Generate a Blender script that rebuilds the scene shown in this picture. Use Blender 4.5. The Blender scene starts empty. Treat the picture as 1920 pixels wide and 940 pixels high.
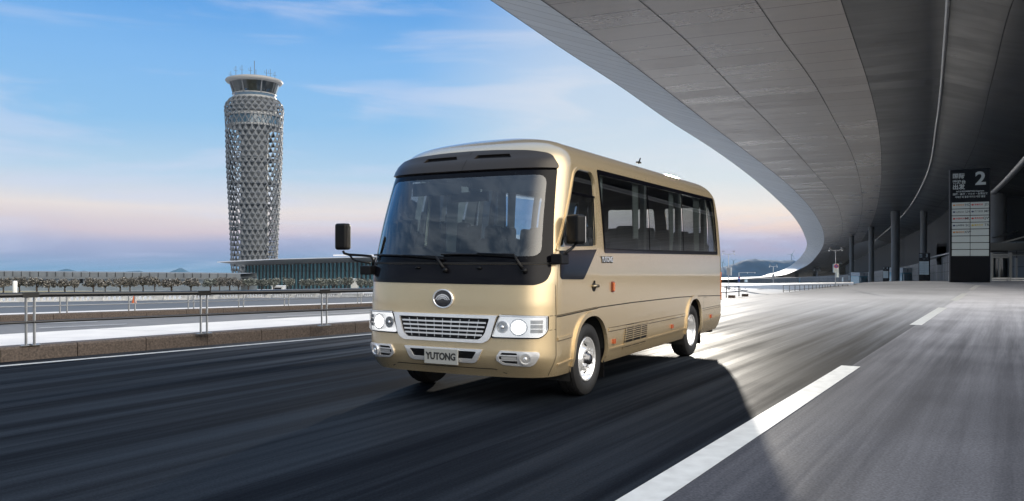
import bpy, bmesh, math, random
from mathutils import Vector, Matrix
from mathutils.geometry import delaunay_2d_cdt
random.seed(7)
SC = bpy.context.scene
R_ = math.radians

# ------------------------------------------------------------------ camera
FPX, CX, YH, CAMH = 1545.0, 960.0, 485.0, 1.42      # focal length and horizon in units of a 1920 px wide frame
cam_data = bpy.data.cameras.new('camera')
cam = bpy.data.objects.new('camera', cam_data)
SC.collection.objects.link(cam)
cam.location = (0, 0, CAMH)
cam.rotation_euler = (R_(90), 0, 0)
cam_data.sensor_width = 36
cam_data.lens = 36 * FPX / 1920
cam_data.shift_y = (YH - 470) / 1920
cam_data.clip_start = 0.1
cam_data.clip_end = 9000
SC.camera = cam
SC.render.resolution_x, SC.render.resolution_y = 1024, 501

# ------------------------------------------------------------------ light
SUN_EL, SUN_AZ = R_(7.0), math.atan2(0.20, 0.98)     # azimuth measured from +Y towards +X
EXPOSURE = 0.0
SC.view_settings.view_transform = 'Standard'
SC.view_settings.look = 'None'
SC.view_settings.gamma = 1
SC.view_settings.exposure = EXPOSURE
SC.view_settings.use_curve_mapping = False
sun_dir = Vector((math.sin(SUN_AZ) * math.cos(SUN_EL), math.cos(SUN_AZ) * math.cos(SUN_EL), math.sin(SUN_EL)))
sl = bpy.data.lights.new('sun', 'SUN')
sl.energy = 3.8
sl.angle = R_(1.0)
sl.color = (1.0, 0.93, 0.82)
so = bpy.data.objects.new('sun', sl)
SC.collection.objects.link(so)
so.rotation_euler = sun_dir.to_track_quat('Z', 'Y').to_euler()
so.location = (20, 60, 40)

W = bpy.data.worlds.new('World')
SC.world = W
W.use_nodes = True
nt = W.node_tree
nt.nodes.clear()
def N(t, ty, **kw):
    n = t.nodes.new(ty)
    for k, v in kw.items():
        setattr(n, k, v)
    return n
def L(t, a, b):
    t.links.new(a, b)
def vmath(t, op, a, b=None):
    n = N(t, 'ShaderNodeVectorMath', operation=op)
    for i, x in enumerate((a, b)):
        if x is None: continue
        if isinstance(x, (tuple, list)): n.inputs[i].default_value = x
        else: L(t, x, n.inputs[i])
    return n
def fmath(t, op, a, b=None, c=None, clamp=False):
    n = N(t, 'ShaderNodeMath', operation=op)
    n.use_clamp = clamp
    for i, x in enumerate((a, b, c)):
        if x is None: continue
        if isinstance(x, (int, float)): n.inputs[i].default_value = x
        else: L(t, x, n.inputs[i])
    return n.outputs[0]
def maprange(t, x, a, b, c=0.0, d=1.0, smooth=True):
    n = N(t, 'ShaderNodeMapRange')
    n.interpolation_type = 'SMOOTHSTEP' if smooth else 'LINEAR'
    L(t, x, n.inputs['Value'])
    for k, v in (('From Min', a), ('From Max', b), ('To Min', c), ('To Max', d)):
        n.inputs[k].default_value = v
    return n.outputs['Result']
def mixc(t, fac, a, b, mode='MIX'):
    n = N(t, 'ShaderNodeMix', data_type='RGBA', blend_type=mode)
    for i, x in ((0, fac), (6, a), (7, b)):
        if isinstance(x, (int, float)): n.inputs[i].default_value = x
        elif isinstance(x, (tuple, list)): n.inputs[i].default_value = (*x[:3], 1)
        else: L(t, x, n.inputs[i])
    return n.outputs[2]
def ramp(t, x, stops, interp='LINEAR'):
    n = N(t, 'ShaderNodeValToRGB')
    n.color_ramp.interpolation = interp
    el = n.color_ramp.elements
    while len(el) > 1: el.remove(el[0])
    el[0].position, el[0].color = stops[0][0], (*stops[0][1], 1)
    for p, c in stops[1:]:
        e = el.new(p); e.color = (*c, 1)
    L(t, x, n.inputs[0])
    return n.outputs[0]

tc = N(nt, 'ShaderNodeTexCoord')
D = vmath(nt, 'NORMALIZE', tc.outputs['Generated']).outputs[0]
sep = N(nt, 'ShaderNodeSeparateXYZ'); L(nt, D, sep.inputs[0])
stops = [(-.04, (.10, .25, .42)), (-.019, (.12, .31, .50)), (-.008, (.17, .33, .54)), (.006, (.27, .34, .55)), (.02, (.38, .40, .59)),
         (.034, (.66, .55, .61)), (.058, (.82, .74, .72)), (.094, (.47, .65, .82)), (.157, (.28, .54, .84)), (.22, (.22, .48, .85)),
         (.275, (.135, .385, .80)), (.36, (.085, .30, .72))]
zz = maprange(nt, sep.outputs['Z'], -.04, .36, 0, 1, smooth=False)
# low warp so the bands of the sky are not ruler straight
nz = N(nt, 'ShaderNodeTexNoise'); nz.inputs['Scale'].default_value = 1.6; nz.inputs['Detail'].default_value = 3
vm = vmath(nt, 'MULTIPLY', D, (1.5, 1.5, 9.0)).outputs[0]
L(nt, vm, nz.inputs['Vector'])
warp = fmath(nt, 'MULTIPLY', fmath(nt, 'SUBTRACT', nz.outputs['Fac'], .5), .10)
zz2 = fmath(nt, 'ADD', zz, warp)
sky = ramp(nt, zz2, [((z + .04) / .4, c) for z, c in stops])
# thin clouds, streaks stretched along the horizon
n1 = N(nt, 'ShaderNodeTexNoise'); n1.inputs['Scale'].default_value = 3.1; n1.inputs['Detail'].default_value = 7; n1.inputs['Roughness'].default_value = .55
n1.inputs['Distortion'].default_value = .6
rot = N(nt, 'ShaderNodeMapping'); rot.inputs['Rotation'].default_value = (0, R_(-9), 0); rot.inputs['Scale'].default_value = (1.2, 1.2, 7.5); rot.inputs['Location'].default_value = (2.3, .4, 1.1)
L(nt, D, rot.inputs['Vector']); L(nt, rot.outputs[0], n1.inputs['Vector'])
cl = maprange(nt, n1.outputs['Fac'], .47, .72)
sky = mixc(nt, fmath(nt, 'MULTIPLY', cl, .48), sky, (.64, .70, .88))
# darker mauve cloud bank near the horizon on the right with peach rims
n2 = N(nt, 'ShaderNodeTexNoise'); n2.inputs['Scale'].default_value = 7; n2.inputs['Detail'].default_value = 6; n2.inputs['Roughness'].default_value = .6
mp = N(nt, 'ShaderNodeMapping'); mp.inputs['Scale'].default_value = (1, 1, 5.5); mp.inputs['Location'].default_value = (.7, .2, .35)
L(nt, D, mp.inputs['Vector']); L(nt, mp.outputs[0], n2.inputs['Vector'])
lowband = fmath(nt, 'MULTIPLY', maprange(nt, sep.outputs['Z'], -.005, .018), maprange(nt, sep.outputs['Z'], .055, .035))
right = maprange(nt, sep.outputs['X'], .12, .28)
bank = fmath(nt, 'MULTIPLY', fmath(nt, 'MULTIPLY', lowband, right), maprange(nt, n2.outputs['Fac'], .42, .60))
sky = mixc(nt, fmath(nt, 'MULTIPLY', bank, .75), sky, (.40, .36, .52))
rim = fmath(nt, 'MULTIPLY', fmath(nt, 'MULTIPLY', maprange(nt, sep.outputs['Z'], .022, .04), maprange(nt, sep.outputs['Z'], .07, .045)), fmath(nt, 'MULTIPLY', right, maprange(nt, n2.outputs['Fac'], .38, .55)))
sky = mixc(nt, fmath(nt, 'MULTIPLY', rim, .6), sky, (1.0, .74, .58))
# warm glow round the low sun
dt = N(nt, 'ShaderNodeVectorMath', operation='DOT_PRODUCT'); L(nt, D, dt.inputs[0]); dt.inputs[1].default_value = sun_dir
glow = fmath(nt, 'MULTIPLY', maprange(nt, dt.outputs['Value'], .94, 1.0), maprange(nt, sep.outputs['Z'], .02, .07))
sky = mixc(nt, fmath(nt, 'MULTIPLY', glow, .42), sky, (.95, .90, .80))
# sky behind the camera: dull mottled blue, with an added bright lobe
back = maprange(nt, sep.outputs['Y'], .55, -.5)
sky = mixc(nt, back, sky, mixc(nt, maprange(nt, n2.outputs['Fac'], .35, .65), (.13, .19, .28), (.46, .54, .63)))
lob = N(nt, 'ShaderNodeVectorMath', operation='DOT_PRODUCT'); L(nt, D, lob.inputs[0]); lob.inputs[1].default_value = Vector((.66, -.62, .42)).normalized()
up = maprange(nt, sep.outputs['Z'], -.02, .10)
LOBE = (3.7, 3.45, 3.05)  # bright sky patch added out of view to light the bus side
zen = maprange(nt, sep.outputs['Z'], .42, .85)
sky = mixc(nt, fmath(nt, 'MULTIPLY', zen, .8), sky, (.45, .62, .9))  # zenith lightened to add soft light from overhead
ns = N(nt, 'ShaderNodeTexSky', sky_type='NISHITA')
ns.sun_disc = False; ns.sun_elevation = SUN_EL; ns.sun_rotation = SUN_AZ
sky = mixc(nt, fmath(nt, 'MULTIPLY', maprange(nt, lob.outputs['Value'], .45, .95), up), sky, LOBE)
sky = mixc(nt, .001, sky, ns.outputs[0], 'ADD')
bg = N(nt, 'ShaderNodeBackground'); L(nt, sky, bg.inputs[0]); bg.inputs['Strength'].default_value = 1.0
wo = N(nt, 'ShaderNodeOutputWorld'); L(nt, bg.outputs[0], wo.inputs[0])

# ------------------------------------------------------------------ materials
MATS = {}
def mat(name, col, rough=.5, metal=0., coat=0., emit=None, es=0., noise=None, ior=None, bump=None):
    if name in MATS: return MATS[name]
    m = bpy.data.materials.new(name); m.use_nodes = True
    t = m.node_tree; b = t.nodes['Principled BSDF']
    b.inputs['Base Color'].default_value = (*col, 1); b.inputs['Roughness'].default_value = rough
    b.inputs['Metallic'].default_value = metal; b.inputs['Coat Weight'].default_value = coat
    b.inputs['Coat Roughness'].default_value = .03
    if coat < 0: b.inputs['Coat Weight'].default_value = 0; b.inputs['Specular IOR Level'].default_value = -coat
    if ior: b.inputs['IOR'].default_value = ior
    if emit: b.inputs['Emission Color'].default_value = (*emit, 1); b.inputs['Emission Strength'].default_value = es
    if noise:
        sc, amt = noise
        co = N(t, 'ShaderNodeTexCoord'); n = N(t, 'ShaderNodeTexNoise'); n.inputs['Scale'].default_value = sc; n.inputs['Detail'].default_value = 6
        L(t, co.outputs['Object'], n.inputs['Vector'])
        f = maprange(t, n.outputs['Fac'], .3, .7, 1 - amt, 1 + amt, False)
        v = vmath(t, 'SCALE', tuple(col)); v.inputs[0].default_value = col; L(t, f, v.inputs['Scale'])
        L(t, v.outputs[0], b.inputs['Base Color'])
        L(t, maprange(t, n.outputs['Fac'], .3, .7, max(.02, rough - .08), min(1, rough + .08), False), b.inputs['Roughness'])
        if bump:
            bp = N(t, 'ShaderNodeBump'); bp.inputs['Strength'].default_value = bump; bp.inputs['Distance'].default_value = .02
            L(t, n.outputs['Fac'], bp.inputs['Height']); L(t, bp.outputs[0], b.inputs['Normal'])
    MATS[name] = m
    return m
def glass(name, tint, rough=.02, refl=1.0):
    if name in MATS: return MATS[name]
    m = bpy.data.materials.new(name); m.use_nodes = True; t = m.node_tree; t.nodes.clear()
    tr = N(t, 'ShaderNodeBsdfTransparent'); tr.inputs[0].default_value = (*tint, 1)
    gl = N(t, 'ShaderNodeBsdfGlossy'); gl.inputs['Roughness'].default_value = rough; gl.inputs[0].default_value = (1, 1, 1, 1)
    fr = N(t, 'ShaderNodeFresnel'); fr.inputs['IOR'].default_value = 1.55
    f = fmath(t, 'MULTIPLY', fr.outputs[0], refl, clamp=True)
    mx = N(t, 'ShaderNodeMixShader'); L(t, f, mx.inputs[0]); L(t, tr.outputs[0], mx.inputs[1]); L(t, gl.outputs[0], mx.inputs[2])
    o = N(t, 'ShaderNodeOutputMaterial'); L(t, mx.outputs[0], o.inputs[0])
    MATS[name] = m
    return m

def streak_road(name, c1, c2, ang, r1, r2, grain=60, patch=.25, pale=None):
    m = bpy.data.materials.new(name); m.use_nodes = True; t = m.node_tree; b = t.nodes['Principled BSDF']
    co = N(t, 'ShaderNodeTexCoord')
    mp = N(t, 'ShaderNodeMapping'); mp.inputs['Rotation'].default_value = (0, 0, ang); mp2 = N(t, 'ShaderNodeMapping'); mp2.inputs['Scale'].default_value = (3.2, .07, 1)
    L(t, co.outputs['Object'], mp.inputs['Vector']); L(t, mp.outputs[0], mp2.inputs['Vector'])
    n = N(t, 'ShaderNodeTexNoise'); n.inputs['Scale'].default_value = 1.0; n.inputs['Detail'].default_value = 8; n.inputs['Roughness'].default_value = .62
    L(t, mp2.outputs[0], n.inputs['Vector'])
    g = N(t, 'ShaderNodeTexNoise'); g.inputs['Scale'].default_value = grain; g.inputs['Detail'].default_value = 3; L(t, co.outputs['Object'], g.inputs['Vector'])
    p = N(t, 'ShaderNodeTexNoise'); p.inputs['Scale'].default_value = patch; p.inputs['Detail'].default_value = 5; L(t, co.outputs['Object'], p.inputs['Vector'])
    f = maprange(t, n.outputs['Fac'], .36, .64, 0, 1)
    col = mixc(t, f, c1, c2)
    if pale:        # far road glare put into the base colour, paler with distance
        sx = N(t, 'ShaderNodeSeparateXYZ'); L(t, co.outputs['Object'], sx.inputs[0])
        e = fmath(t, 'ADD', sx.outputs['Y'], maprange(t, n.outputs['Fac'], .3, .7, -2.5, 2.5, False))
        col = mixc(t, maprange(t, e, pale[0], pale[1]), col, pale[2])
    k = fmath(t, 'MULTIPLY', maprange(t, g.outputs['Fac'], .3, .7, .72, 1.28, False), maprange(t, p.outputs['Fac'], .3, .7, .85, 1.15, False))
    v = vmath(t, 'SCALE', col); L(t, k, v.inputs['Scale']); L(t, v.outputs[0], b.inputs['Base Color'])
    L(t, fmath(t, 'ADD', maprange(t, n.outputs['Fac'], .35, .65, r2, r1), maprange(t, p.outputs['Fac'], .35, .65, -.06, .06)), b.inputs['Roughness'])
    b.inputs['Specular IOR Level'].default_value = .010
    bp = N(t, 'ShaderNodeBump'); bp.inputs['Strength'].default_value = .25; bp.inputs['Distance'].default_value = .004
    L(t, g.outputs['Fac'], bp.inputs['Height']); L(t, bp.outputs[0], b.inputs['Normal'])
    MATS[name] = m
    return m

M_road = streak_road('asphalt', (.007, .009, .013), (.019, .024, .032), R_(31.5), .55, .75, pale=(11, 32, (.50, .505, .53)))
M_lane = streak_road('paler asphalt', (.058, .061, .073), (.096, .099, .114), R_(31.5), .55, .75, patch=.5, pale=(9, 30, (.56, .555, .58)))
M_road2 = mat('old asphalt', (.16, .16, .165), .75, noise=(3, .18))
M_road3 = mat('far asphalt', (.07, .085, .105), .8, noise=(1.2, .12))
M_paint = mat('road paint', (.62, .63, .62), .5, noise=(9, .10))
M_pave = mat('pale concrete', (.80, .77, .74), .7, noise=(2.5, .07))
M_granite = mat('brown granite', (.085, .066, .056), .7, noise=(38, .55), bump=.3)
M_ground = mat('apron concrete', (.46, .46, .46), .8, noise=(.12, .12))
M_grass = mat('dry grass', (.20, .17, .075), .95, noise=(1.5, .4))
M_steel = mat('brushed steel', (.36, .37, .38), .3, .8)
M_darksteel = mat('dark steel', (.06, .06, .062), .3, .8)
M_white = mat('white metal', (.75, .76, .77), .4)
M_concrete = mat('white concrete', (.55, .56, .57), .7, noise=(4, .1))
M_greywall = mat('grey wall', (.17, .205, .24), .7, noise=(.4, .15))
M_greywall2 = mat('grey parapet', (.15, .165, .18), .7, noise=(.6, .15))
M_blk = mat('black plastic', (.008, .008, .009), .32, 0, -.18)

# ------------------------------------------------------------------ mesh helpers
class MB:
    def __init__(s): s.v = []; s.f = []; s.uv = None
    def quad(s, a, b, c, d):
        i = len(s.v); s.v += [a, b, c, d]; s.f.append((i, i + 1, i + 2, i + 3)); return s
    def tri(s, a, b, c):
        i = len(s.v); s.v += [a, b, c]; s.f.append((i, i + 1, i + 2)); return s
    def box(s, x0, x1, y0, y1, z0, z1, M=None):
        i = len(s.v)
        P = [(x, y, z) for z in (z0, z1) for y in (y0, y1) for x in (x0, x1)]
        if M is not None: P = [tuple(M @ Vector(p)) for p in P]
        s.v += P
        s.f += [tuple(i + k for k in q) for q in ((0, 2, 3, 1), (4, 5, 7, 6), (0, 1, 5, 4), (2, 6, 7, 3), (0, 4, 6, 2), (1, 3, 7, 5))]
        return s
    def bar(s, a, b, w, h):        # box beam from a to b
        a, b = Vector(a), Vector(b); d = (b - a).normalized()
        side = d.cross(Vector((0, 0, 1)))
        side = Vector((1, 0, 0)) if side.length < 1e-3 else side.normalized()
        upv = side.cross(d).normalized(); i = len(s.v)
        for p in (a, b):
            for su, sv in ((-1, -1), (1, -1), (1, 1), (-1, 1)):
                s.v.append(tuple(p + side * su * w / 2 + upv * sv * h / 2))
        s.f += [(i + 3, i + 2, i + 1, i), (i + 4, i + 5, i + 6, i + 7)] + [(i + k, i + (k + 1) % 4, i + 4 + (k + 1) % 4, i + 4 + k) for k in range(4)]
        return s
    def tube(s, pts, r, n=10, cap=True):
        pts = [Vector(p) for p in pts]; rr = r if isinstance(r, (list, tuple)) else [r] * len(pts)
        i0 = len(s.v); prev = None
        for k, p in enumerate(pts):
            d = (pts[min(k + 1, len(pts) - 1)] - pts[max(k - 1, 0)]).normalized()
            if prev is None:
                a = Vector((0, 0, 1)) if abs(d.z) < .9 else Vector((1, 0, 0))
            else: a = prev
            u = (a - d * a.dot(d)).normalized(); prev = u; w = d.cross(u)
            for j in range(n):
                t = 2 * math.pi * j / n
                s.v.append(tuple(p + (u * math.cos(t) + w * math.sin(t)) * rr[k]))
        for k in range(len(pts) - 1):
            for j in range(n):
                a = i0 + k * n + j; b = i0 + k * n + (j + 1) % n
                s.f.append((a, b, b + n, a + n))
        if cap:
            s.f.append(tuple(i0 + j for j in range(n))[::-1]); e = i0 + (len(pts) - 1) * n
            s.f.append(tuple(e + j for j in range(n)))
        return s
    def lathe(s, prof, n=48, M=None, close=False):   # prof: (radius, axial); axis = z unless M
        i0 = len(s.v); m = len(prof)
        for r, h in prof:
            for j in range(n):
                t = 2 * math.pi * j / n; p = Vector((r * math.cos(t), r * math.sin(t), h))
                s.v.append(tuple(M @ p if M is not None else p))
        for k in range(m - 1):
            for j in range(n):
                a = i0 + k * n + j; b = i0 + k * n + (j + 1) % n
                s.f.append((a, b, b + n, a + n))
        return s
    def prism(s, poly, z0, z1):
        i = len(s.v); n = len(poly)
        s.v += [(p[0], p[1], z0) for p in poly] + [(p[0], p[1], z1) for p in poly]
        s.f += [tuple(i + k for k in range(n))[::-1], tuple(i + n + k for k in range(n))]
        s.f += [(i + k, i + (k + 1) % n, i + n + (k + 1) % n, i + n + k) for k in range(n)]
        return s
    def blob(s, c, r, n=10, m=7):
        i0 = len(s.v)
        rx, ry, rz = r if isinstance(r, (list, tuple)) else (r, r, r)
        for a in range(m + 1):
            ph = math.pi * a / m
            for j in range(n):
                t = 2 * math.pi * j / n
                s.v.append((c[0] + rx * math.sin(ph) * math.cos(t), c[1] + ry * math.sin(ph) * math.sin(t), c[2] + rz * math.cos(ph)))
        for a in range(m):
            for j in range(n):
                p = i0 + a * n + j; q = i0 + a * n + (j + 1) % n
                s.f.append((p, p + n, q + n, q))
        return s
    def build(s, name, m, parent=None, smooth=False, angle=None, bevel=None):
        me = bpy.data.meshes.new(name); me.from_pydata([tuple(v) for v in s.v], [], s.f)
        me.validate()
        o = bpy.data.objects.new(name, me); SC.collection.objects.link(o)
        if m is not None: me.materials.append(m)
        if smooth or angle:
            for p in me.polygons: p.use_smooth = True
            if angle:
                b = bmesh.new(); b.from_mesh(me)
                bmesh.ops.remove_doubles(b, verts=b.verts, dist=1e-5)
                for e in b.edges:
                    e.smooth = not (len(e.link_faces) == 2 and e.calc_face_angle(0) > R_(angle))
                b.to_mesh(me); b.free()
        if bevel:
            md = o.modifiers.new('bevel', 'BEVEL'); md.width = bevel; md.segments = 2; md.limit_method = 'ANGLE'
        if parent: o.parent = parent
        return o
def tag(o, label=None, cat=None, group=None, kind=None):
    if label: o['label'] = label
    if cat: o['category'] = cat
    if group: o['group'] = group
    if kind: o['kind'] = kind
    return o
def empty(name, loc, rz=0):
    o = bpy.data.objects.new(name, None); SC.collection.objects.link(o); o.location = loc; o.rotation_euler = (0, 0, rz); o.empty_display_size = .3
    return o
def copy_tree(o, parent=None):
    c = o.copy(); SC.collection.objects.link(c); c.parent = parent
    for ch in list(o.children): copy_tree(ch, c)
    return c
def text(body, size, m, parent, M, name='lettering', depth=.002, bold=0.0, align='LEFT', stretch=1.0, space=1.0):
    c = bpy.data.curves.new('tmp', 'FONT'); c.body = body; c.size = size; c.extrude = depth; c.offset = bold * size
    c.align_x = align; c.space_character = space; c.resolution_u = 3
    o = bpy.data.objects.new('tmp', c); SC.collection.objects.link(o)
    dg = bpy.context.evaluated_depsgraph_get()
    me = bpy.data.meshes.new_from_object(o.evaluated_get(dg))
    bpy.data.objects.remove(o); bpy.data.curves.remove(c)
    me.transform(M @ Matrix.Diagonal((stretch, 1, 1, 1)))
    me.materials.clear(); me.materials.append(m)
    me.name = name
    r = bpy.data.objects.new(name, me); SC.collection.objects.link(r)
    if parent: r.parent = parent
    return r
def join_meshes(objs, name):
    b = bmesh.new()
    for o in objs: b.from_mesh(o.data)
    me = bpy.data.meshes.new(name); b.to_mesh(me); b.free()
    me.materials.append(objs[0].data.materials[0]); p = objs[0].parent
    for o in objs: bpy.data.objects.remove(o)
    r = bpy.data.objects.new(name, me); SC.collection.objects.link(r); r.parent = p
    return r

# ------------------------------------------------------------------ terrain
def interp(tab, x):
    if x <= tab[0][0]: return tab[0][1]
    for a, b in zip(tab, tab[1:]):
        if x <= b[0]: return a[1] + (b[1] - a[1]) * (x - a[0]) / (b[0] - a[0])
    return tab[-1][1]
def smooth_interp(tab, x):           # Catmull-Rom through the table
    n = len(tab)
    if x <= tab[0][0]: return tab[0][1] + (tab[1][1] - tab[0][1]) / (tab[1][0] - tab[0][0]) * (x - tab[0][0])
    if x >= tab[-1][0]: return tab[-1][1]
    for i in range(n - 1):
        if x <= tab[i + 1][0]:
            x0, y0 = tab[i]; x1, y1 = tab[i + 1]; h = x1 - x0
            def slope(j):
                if j == 0: return (tab[1][1] - tab[0][1]) / (tab[1][0] - tab[0][0])
                if j == n - 1: return (tab[-1][1] - tab[-2][1]) / (tab[-1][0] - tab[-2][0])
                a = (tab[j][1] - tab[j - 1][1]) / (tab[j][0] - tab[j - 1][0]); b = (tab[j + 1][1] - tab[j][1]) / (tab[j + 1][0] - tab[j][0])
                return (a * (tab[j + 1][0] - tab[j][0]) + b * (tab[j][0] - tab[j - 1][0])) / (tab[j + 1][0] - tab[j - 1][0])
            m0, m1 = slope(i), slope(i + 1); t = (x - x0) / h
            return (2*t**3 - 3*t*t + 1) * y0 + (t**3 - 2*t*t + t) * h * m0 + (-2*t**3 + 3*t*t) * y1 + (t**3 - t*t) * h * m1
LEFTP = [(0, 0), (15, 0), (20, -.12), (30, -.38), (45, -.75), (60, -1.4), (130, -4.05), (280, -8.7), (2500, -52)]
RIGHTP = [(0, 0), (49, 0), (60, -.22), (85, -1.0), (200, -3.95), (500, -11.5), (2500, -58)]
UK = Vector((.667, .745)); KA = Vector((-6.99, 11.25))           # the left kerb line
EDGE = [KA - UK * 16, KA, Vector((7.05, 27.8)), Vector((18.2, 44.8)), Vector((40, 78)), Vector((110, 185))]
def edge_dist(x, y):                # signed distance from the main road's left edge, > 0 beyond the kerb
    best = 1e9
    for a, b in zip(EDGE, EDGE[1:]):
        ab = b - a; t = max(0, min(1, ((x - a.x) * ab.x + (y - a.y) * ab.y) / ab.length_squared))
        q = a + ab * t; d = math.hypot(x - q.x, y - q.y)
        if d < abs(best):
            best = d if ab.x * (y - a.y) - ab.y * (x - a.x) > 0 else -d
    return best
def sstep(a, b, x):
    x = max(0, min(1, (x - a) / (b - a))); return x * x * (3 - 2 * x)
def gz(x, y):
    d = max(y, 0)
    zr = interp(RIGHTP, d)
    w = sstep(.40, .52, x / max(d, 1)) if d > 0 else 1
    zl = interp(LEFTP, d)
    zb = zl * (1 - w) + zr * w
    q = edge_dist(x, y) if d < 200 else (-9 if x / d > .52 else 9)
    k = sstep(.25, 1.3, q)
    return zr * (1 - k) + zb * k
def P(px, py, d): return Vector(((px - CX) / FPX * d, d, CAMH - (py - YH) / FPX * d))
def gp(px, py):                      # point of the terrain seen at a picture position
    lo, hi = 6.0, 2400.0
    f = lambda d: (CAMH - (py - YH) / FPX * d) - gz((px - CX) / FPX * d, d)
    d = lo
    while d < hi and f(d) > 0: d *= 1.02
    a, b = d / 1.02, d
    for _ in range(30):
        m = (a + b) / 2
        if f(m) > 0: a = m
        else: b = m
    x = (px - CX) / FPX * a
    return Vector((x, a, gz(x, a)))
def gd(px, d):                       # point of the terrain below a picture column at a given distance
    x = (px - CX) / FPX * d
    return Vector((x, d, gz(x, d)))

# ------------------------------------------------------------------ ground sheets
def ground_sheet():
    b = MB(); angs = [math.atan((px - CX) / FPX) for px in range(-700, 2620, 14)]
    angs = [-2.6, -2.0, -1.5, -1.15] + angs + [1.15, 1.5, 2.0, 2.6]
    ds = [0.5, 3, 6]
    while ds[-1] < 2500: ds.append(ds[-1] + max(.35, ds[-1] * .022))
    for d in ds:
        for a in angs:
            if abs(a) < 1.1: x, y = math.tan(a) * d, d
            else: x, y = math.sin(a) * d * 2.2, math.cos(a) * d * 2.2
            b.v.append((x, y, gz(x, y) - .03 - d * .0004))
    n = len(angs)
    for i in range(len(ds) - 1):
        for j in range(n - 1): b.f.append((i*n+j, i*n+j+1, (i+1)*n+j+1, (i+1)*n+j))
    b.f = [f[::1] for f in b.f]
    o = b.build('ground', M_ground, smooth=True); tag(o, kind='structure')
ground_sheet()

def drape_strip(name, left, right, m, off, n=60, kind='structure', across=1):
    """sheet between two polylines (lists of (x, y)), following the terrain"""
    def samp(pl, t):
        L_ = [0]
        for a, c in zip(pl, pl[1:]): L_.append(L_[-1] + math.hypot(c[0]-a[0], c[1]-a[1]))
        s = t * L_[-1]
        for i in range(len(pl) - 1):
            if s <= L_[i+1] + 1e-9:
                k = (s - L_[i]) / (L_[i+1] - L_[i]); return pl[i][0] + (pl[i+1][0]-pl[i][0])*k, pl[i][1] + (pl[i+1][1]-pl[i][1])*k
        return pl[-1]
    b = MB()
    for i in range(n + 1):
        a, c = samp(left, i / n), samp(right, i / n)
        for j in range(across + 1):
            x = a[0] + (c[0]-a[0])*j/across; y = a[1] + (c[1]-a[1])*j/across
            b.v.append((x, y, gz(x, y) + off))
    w = across + 1
    for i in range(n):
        for j in range(across): b.f.append((i*w+j, i*w+j+1, (i+1)*w+j+1, (i+1)*w+j))
    o = b.build(name, m, smooth=True); tag(o, kind=kind)
    return o

# main road: from the kerb line to far under the canopy
def main_road():
    b = MB(); ex = [e for e in EDGE]
    pts = []
    for a, c in zip(ex, ex[1:]):
        for k in range(24): pts.append(a + (c - a) * k / 24)
    pts.append(ex[-1])
    cols = 14
    for p in pts:
        for j in range(cols + 1):
            w = 60 * (j / cols) ** 1.6
            x, y = p.x + .86 * w, p.y - .52 * w
            z = interp(RIGHTP, max(y, 0)) + .0
            b.v.append((x, y, z))
    w = cols + 1
    for i in range(len(pts) - 1):
        for j in range(cols): b.f.append((i*w+j, i*w+j+1, (i+1)*w+j+1, (i+1)*w+j))
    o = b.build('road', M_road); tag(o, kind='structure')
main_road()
NK = Vector((-UK.y, UK.x))
def qpt(u, q): v = KA + UK * u + NK * q; return (v.x, v.y)
def flat_strip(name, a0, a1, w0, w1, m, z=.007):
    d = (Vector(a1) - Vector(a0)).normalized(); n = Vector((d.y, -d.x)); b = MB(); k = max(1, int((Vector(a1)-Vector(a0)).length / 3))
    for i in range(k + 1):
        p = Vector(a0) + (Vector(a1) - Vector(a0)) * i / k; w = w0 + (w1 - w0) * i / k
        for s_ in (0, 1):
            x, y = p.x + n.x * w * s_, p.y + n.y * w * s_
            b.v.append((x, y, interp(RIGHTP, y) + z))
    b.f = [(2*i, 2*i+1, 2*i+3, 2*i+2) for i in range(k)]
    return tag(b.build(name, m), kind='structure')
flat_strip('edge_line', qpt(-16, -.42), qpt(21, -.42), .13, .13, M_paint)
LA, LB = Vector((.61, 4.82)), Vector((4.05, 10.4)); LU = (LB - LA).normalized()
def lane(d0, d1):
    a = LA + LU * ((d0 - 4.82) / LU.y); c = LA + LU * ((d1 - 4.82) / LU.y)
    flat_strip('lane_line', a, c, .235, .235, M_paint)
lane(1.0, 10.9)
def paler_lane():  # paler asphalt sheet right of the lane line
    b = MB(); n = Vector((LU.y, -LU.x)); k = 40
    for i in range(k + 1):
        p = LA + LU * (-6 + 66 * i / k)
        for w in (.12, 3, 7, 14, 22):
            q = p + n * w; b.v.append((q.x, q.y, interp(RIGHTP, max(0, q.y)) + .003))
    b.f = [(5*i+j, 5*i+j+1, 5*i+j+6, 5*i+j+5) for i in range(k) for j in range(4)]
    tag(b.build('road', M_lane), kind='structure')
paler_lane()
for d0, d1 in ((17.6, 23.8), (27.6, 33.5), (37.5, 44), (48, 54)): lane(d0, d1)

# kerb of granite stones, pale pavement behind it
def kerb_line(name, pts, w, h, m, stone=1.15, gap=.012):
    b = MB()
    for a, c in zip(pts, pts[1:]):
        a, c = Vector(a), Vector(c); L_ = (c - a).length; d = (c - a) / L_; n = Vector((-d.y, d.x)); k = max(1, round(L_ / stone))
        for i in range(k):
            p, q = a + d * (L_ * i / k + gap/2), a + d * (L_ * (i+1) / k - gap/2)
            z0, z1 = gz(p.x, p.y), gz(q.x, q.y); j = len(b.v); c_ = .03
            for (r, zz_) in ((p, z0), (q, z1)):
                for (o_, hh) in ((0, -.3), (0, h - c_), (c_, h), (w, h), (w, -.3)):
                    b.v.append((r.x + n.x*o_, r.y + n.y*o_, zz_ + hh))
            b.f += [(j+e, j+e+1, j+e+6, j+e+5) for e in range(4)] + [(j, j+1, j+2, j+3, j+4), (j+9, j+8, j+7, j+6, j+5)]
    return tag(b.build(name, m), kind='structure')
def kerb1_z(p): return .2
kl = []
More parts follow.
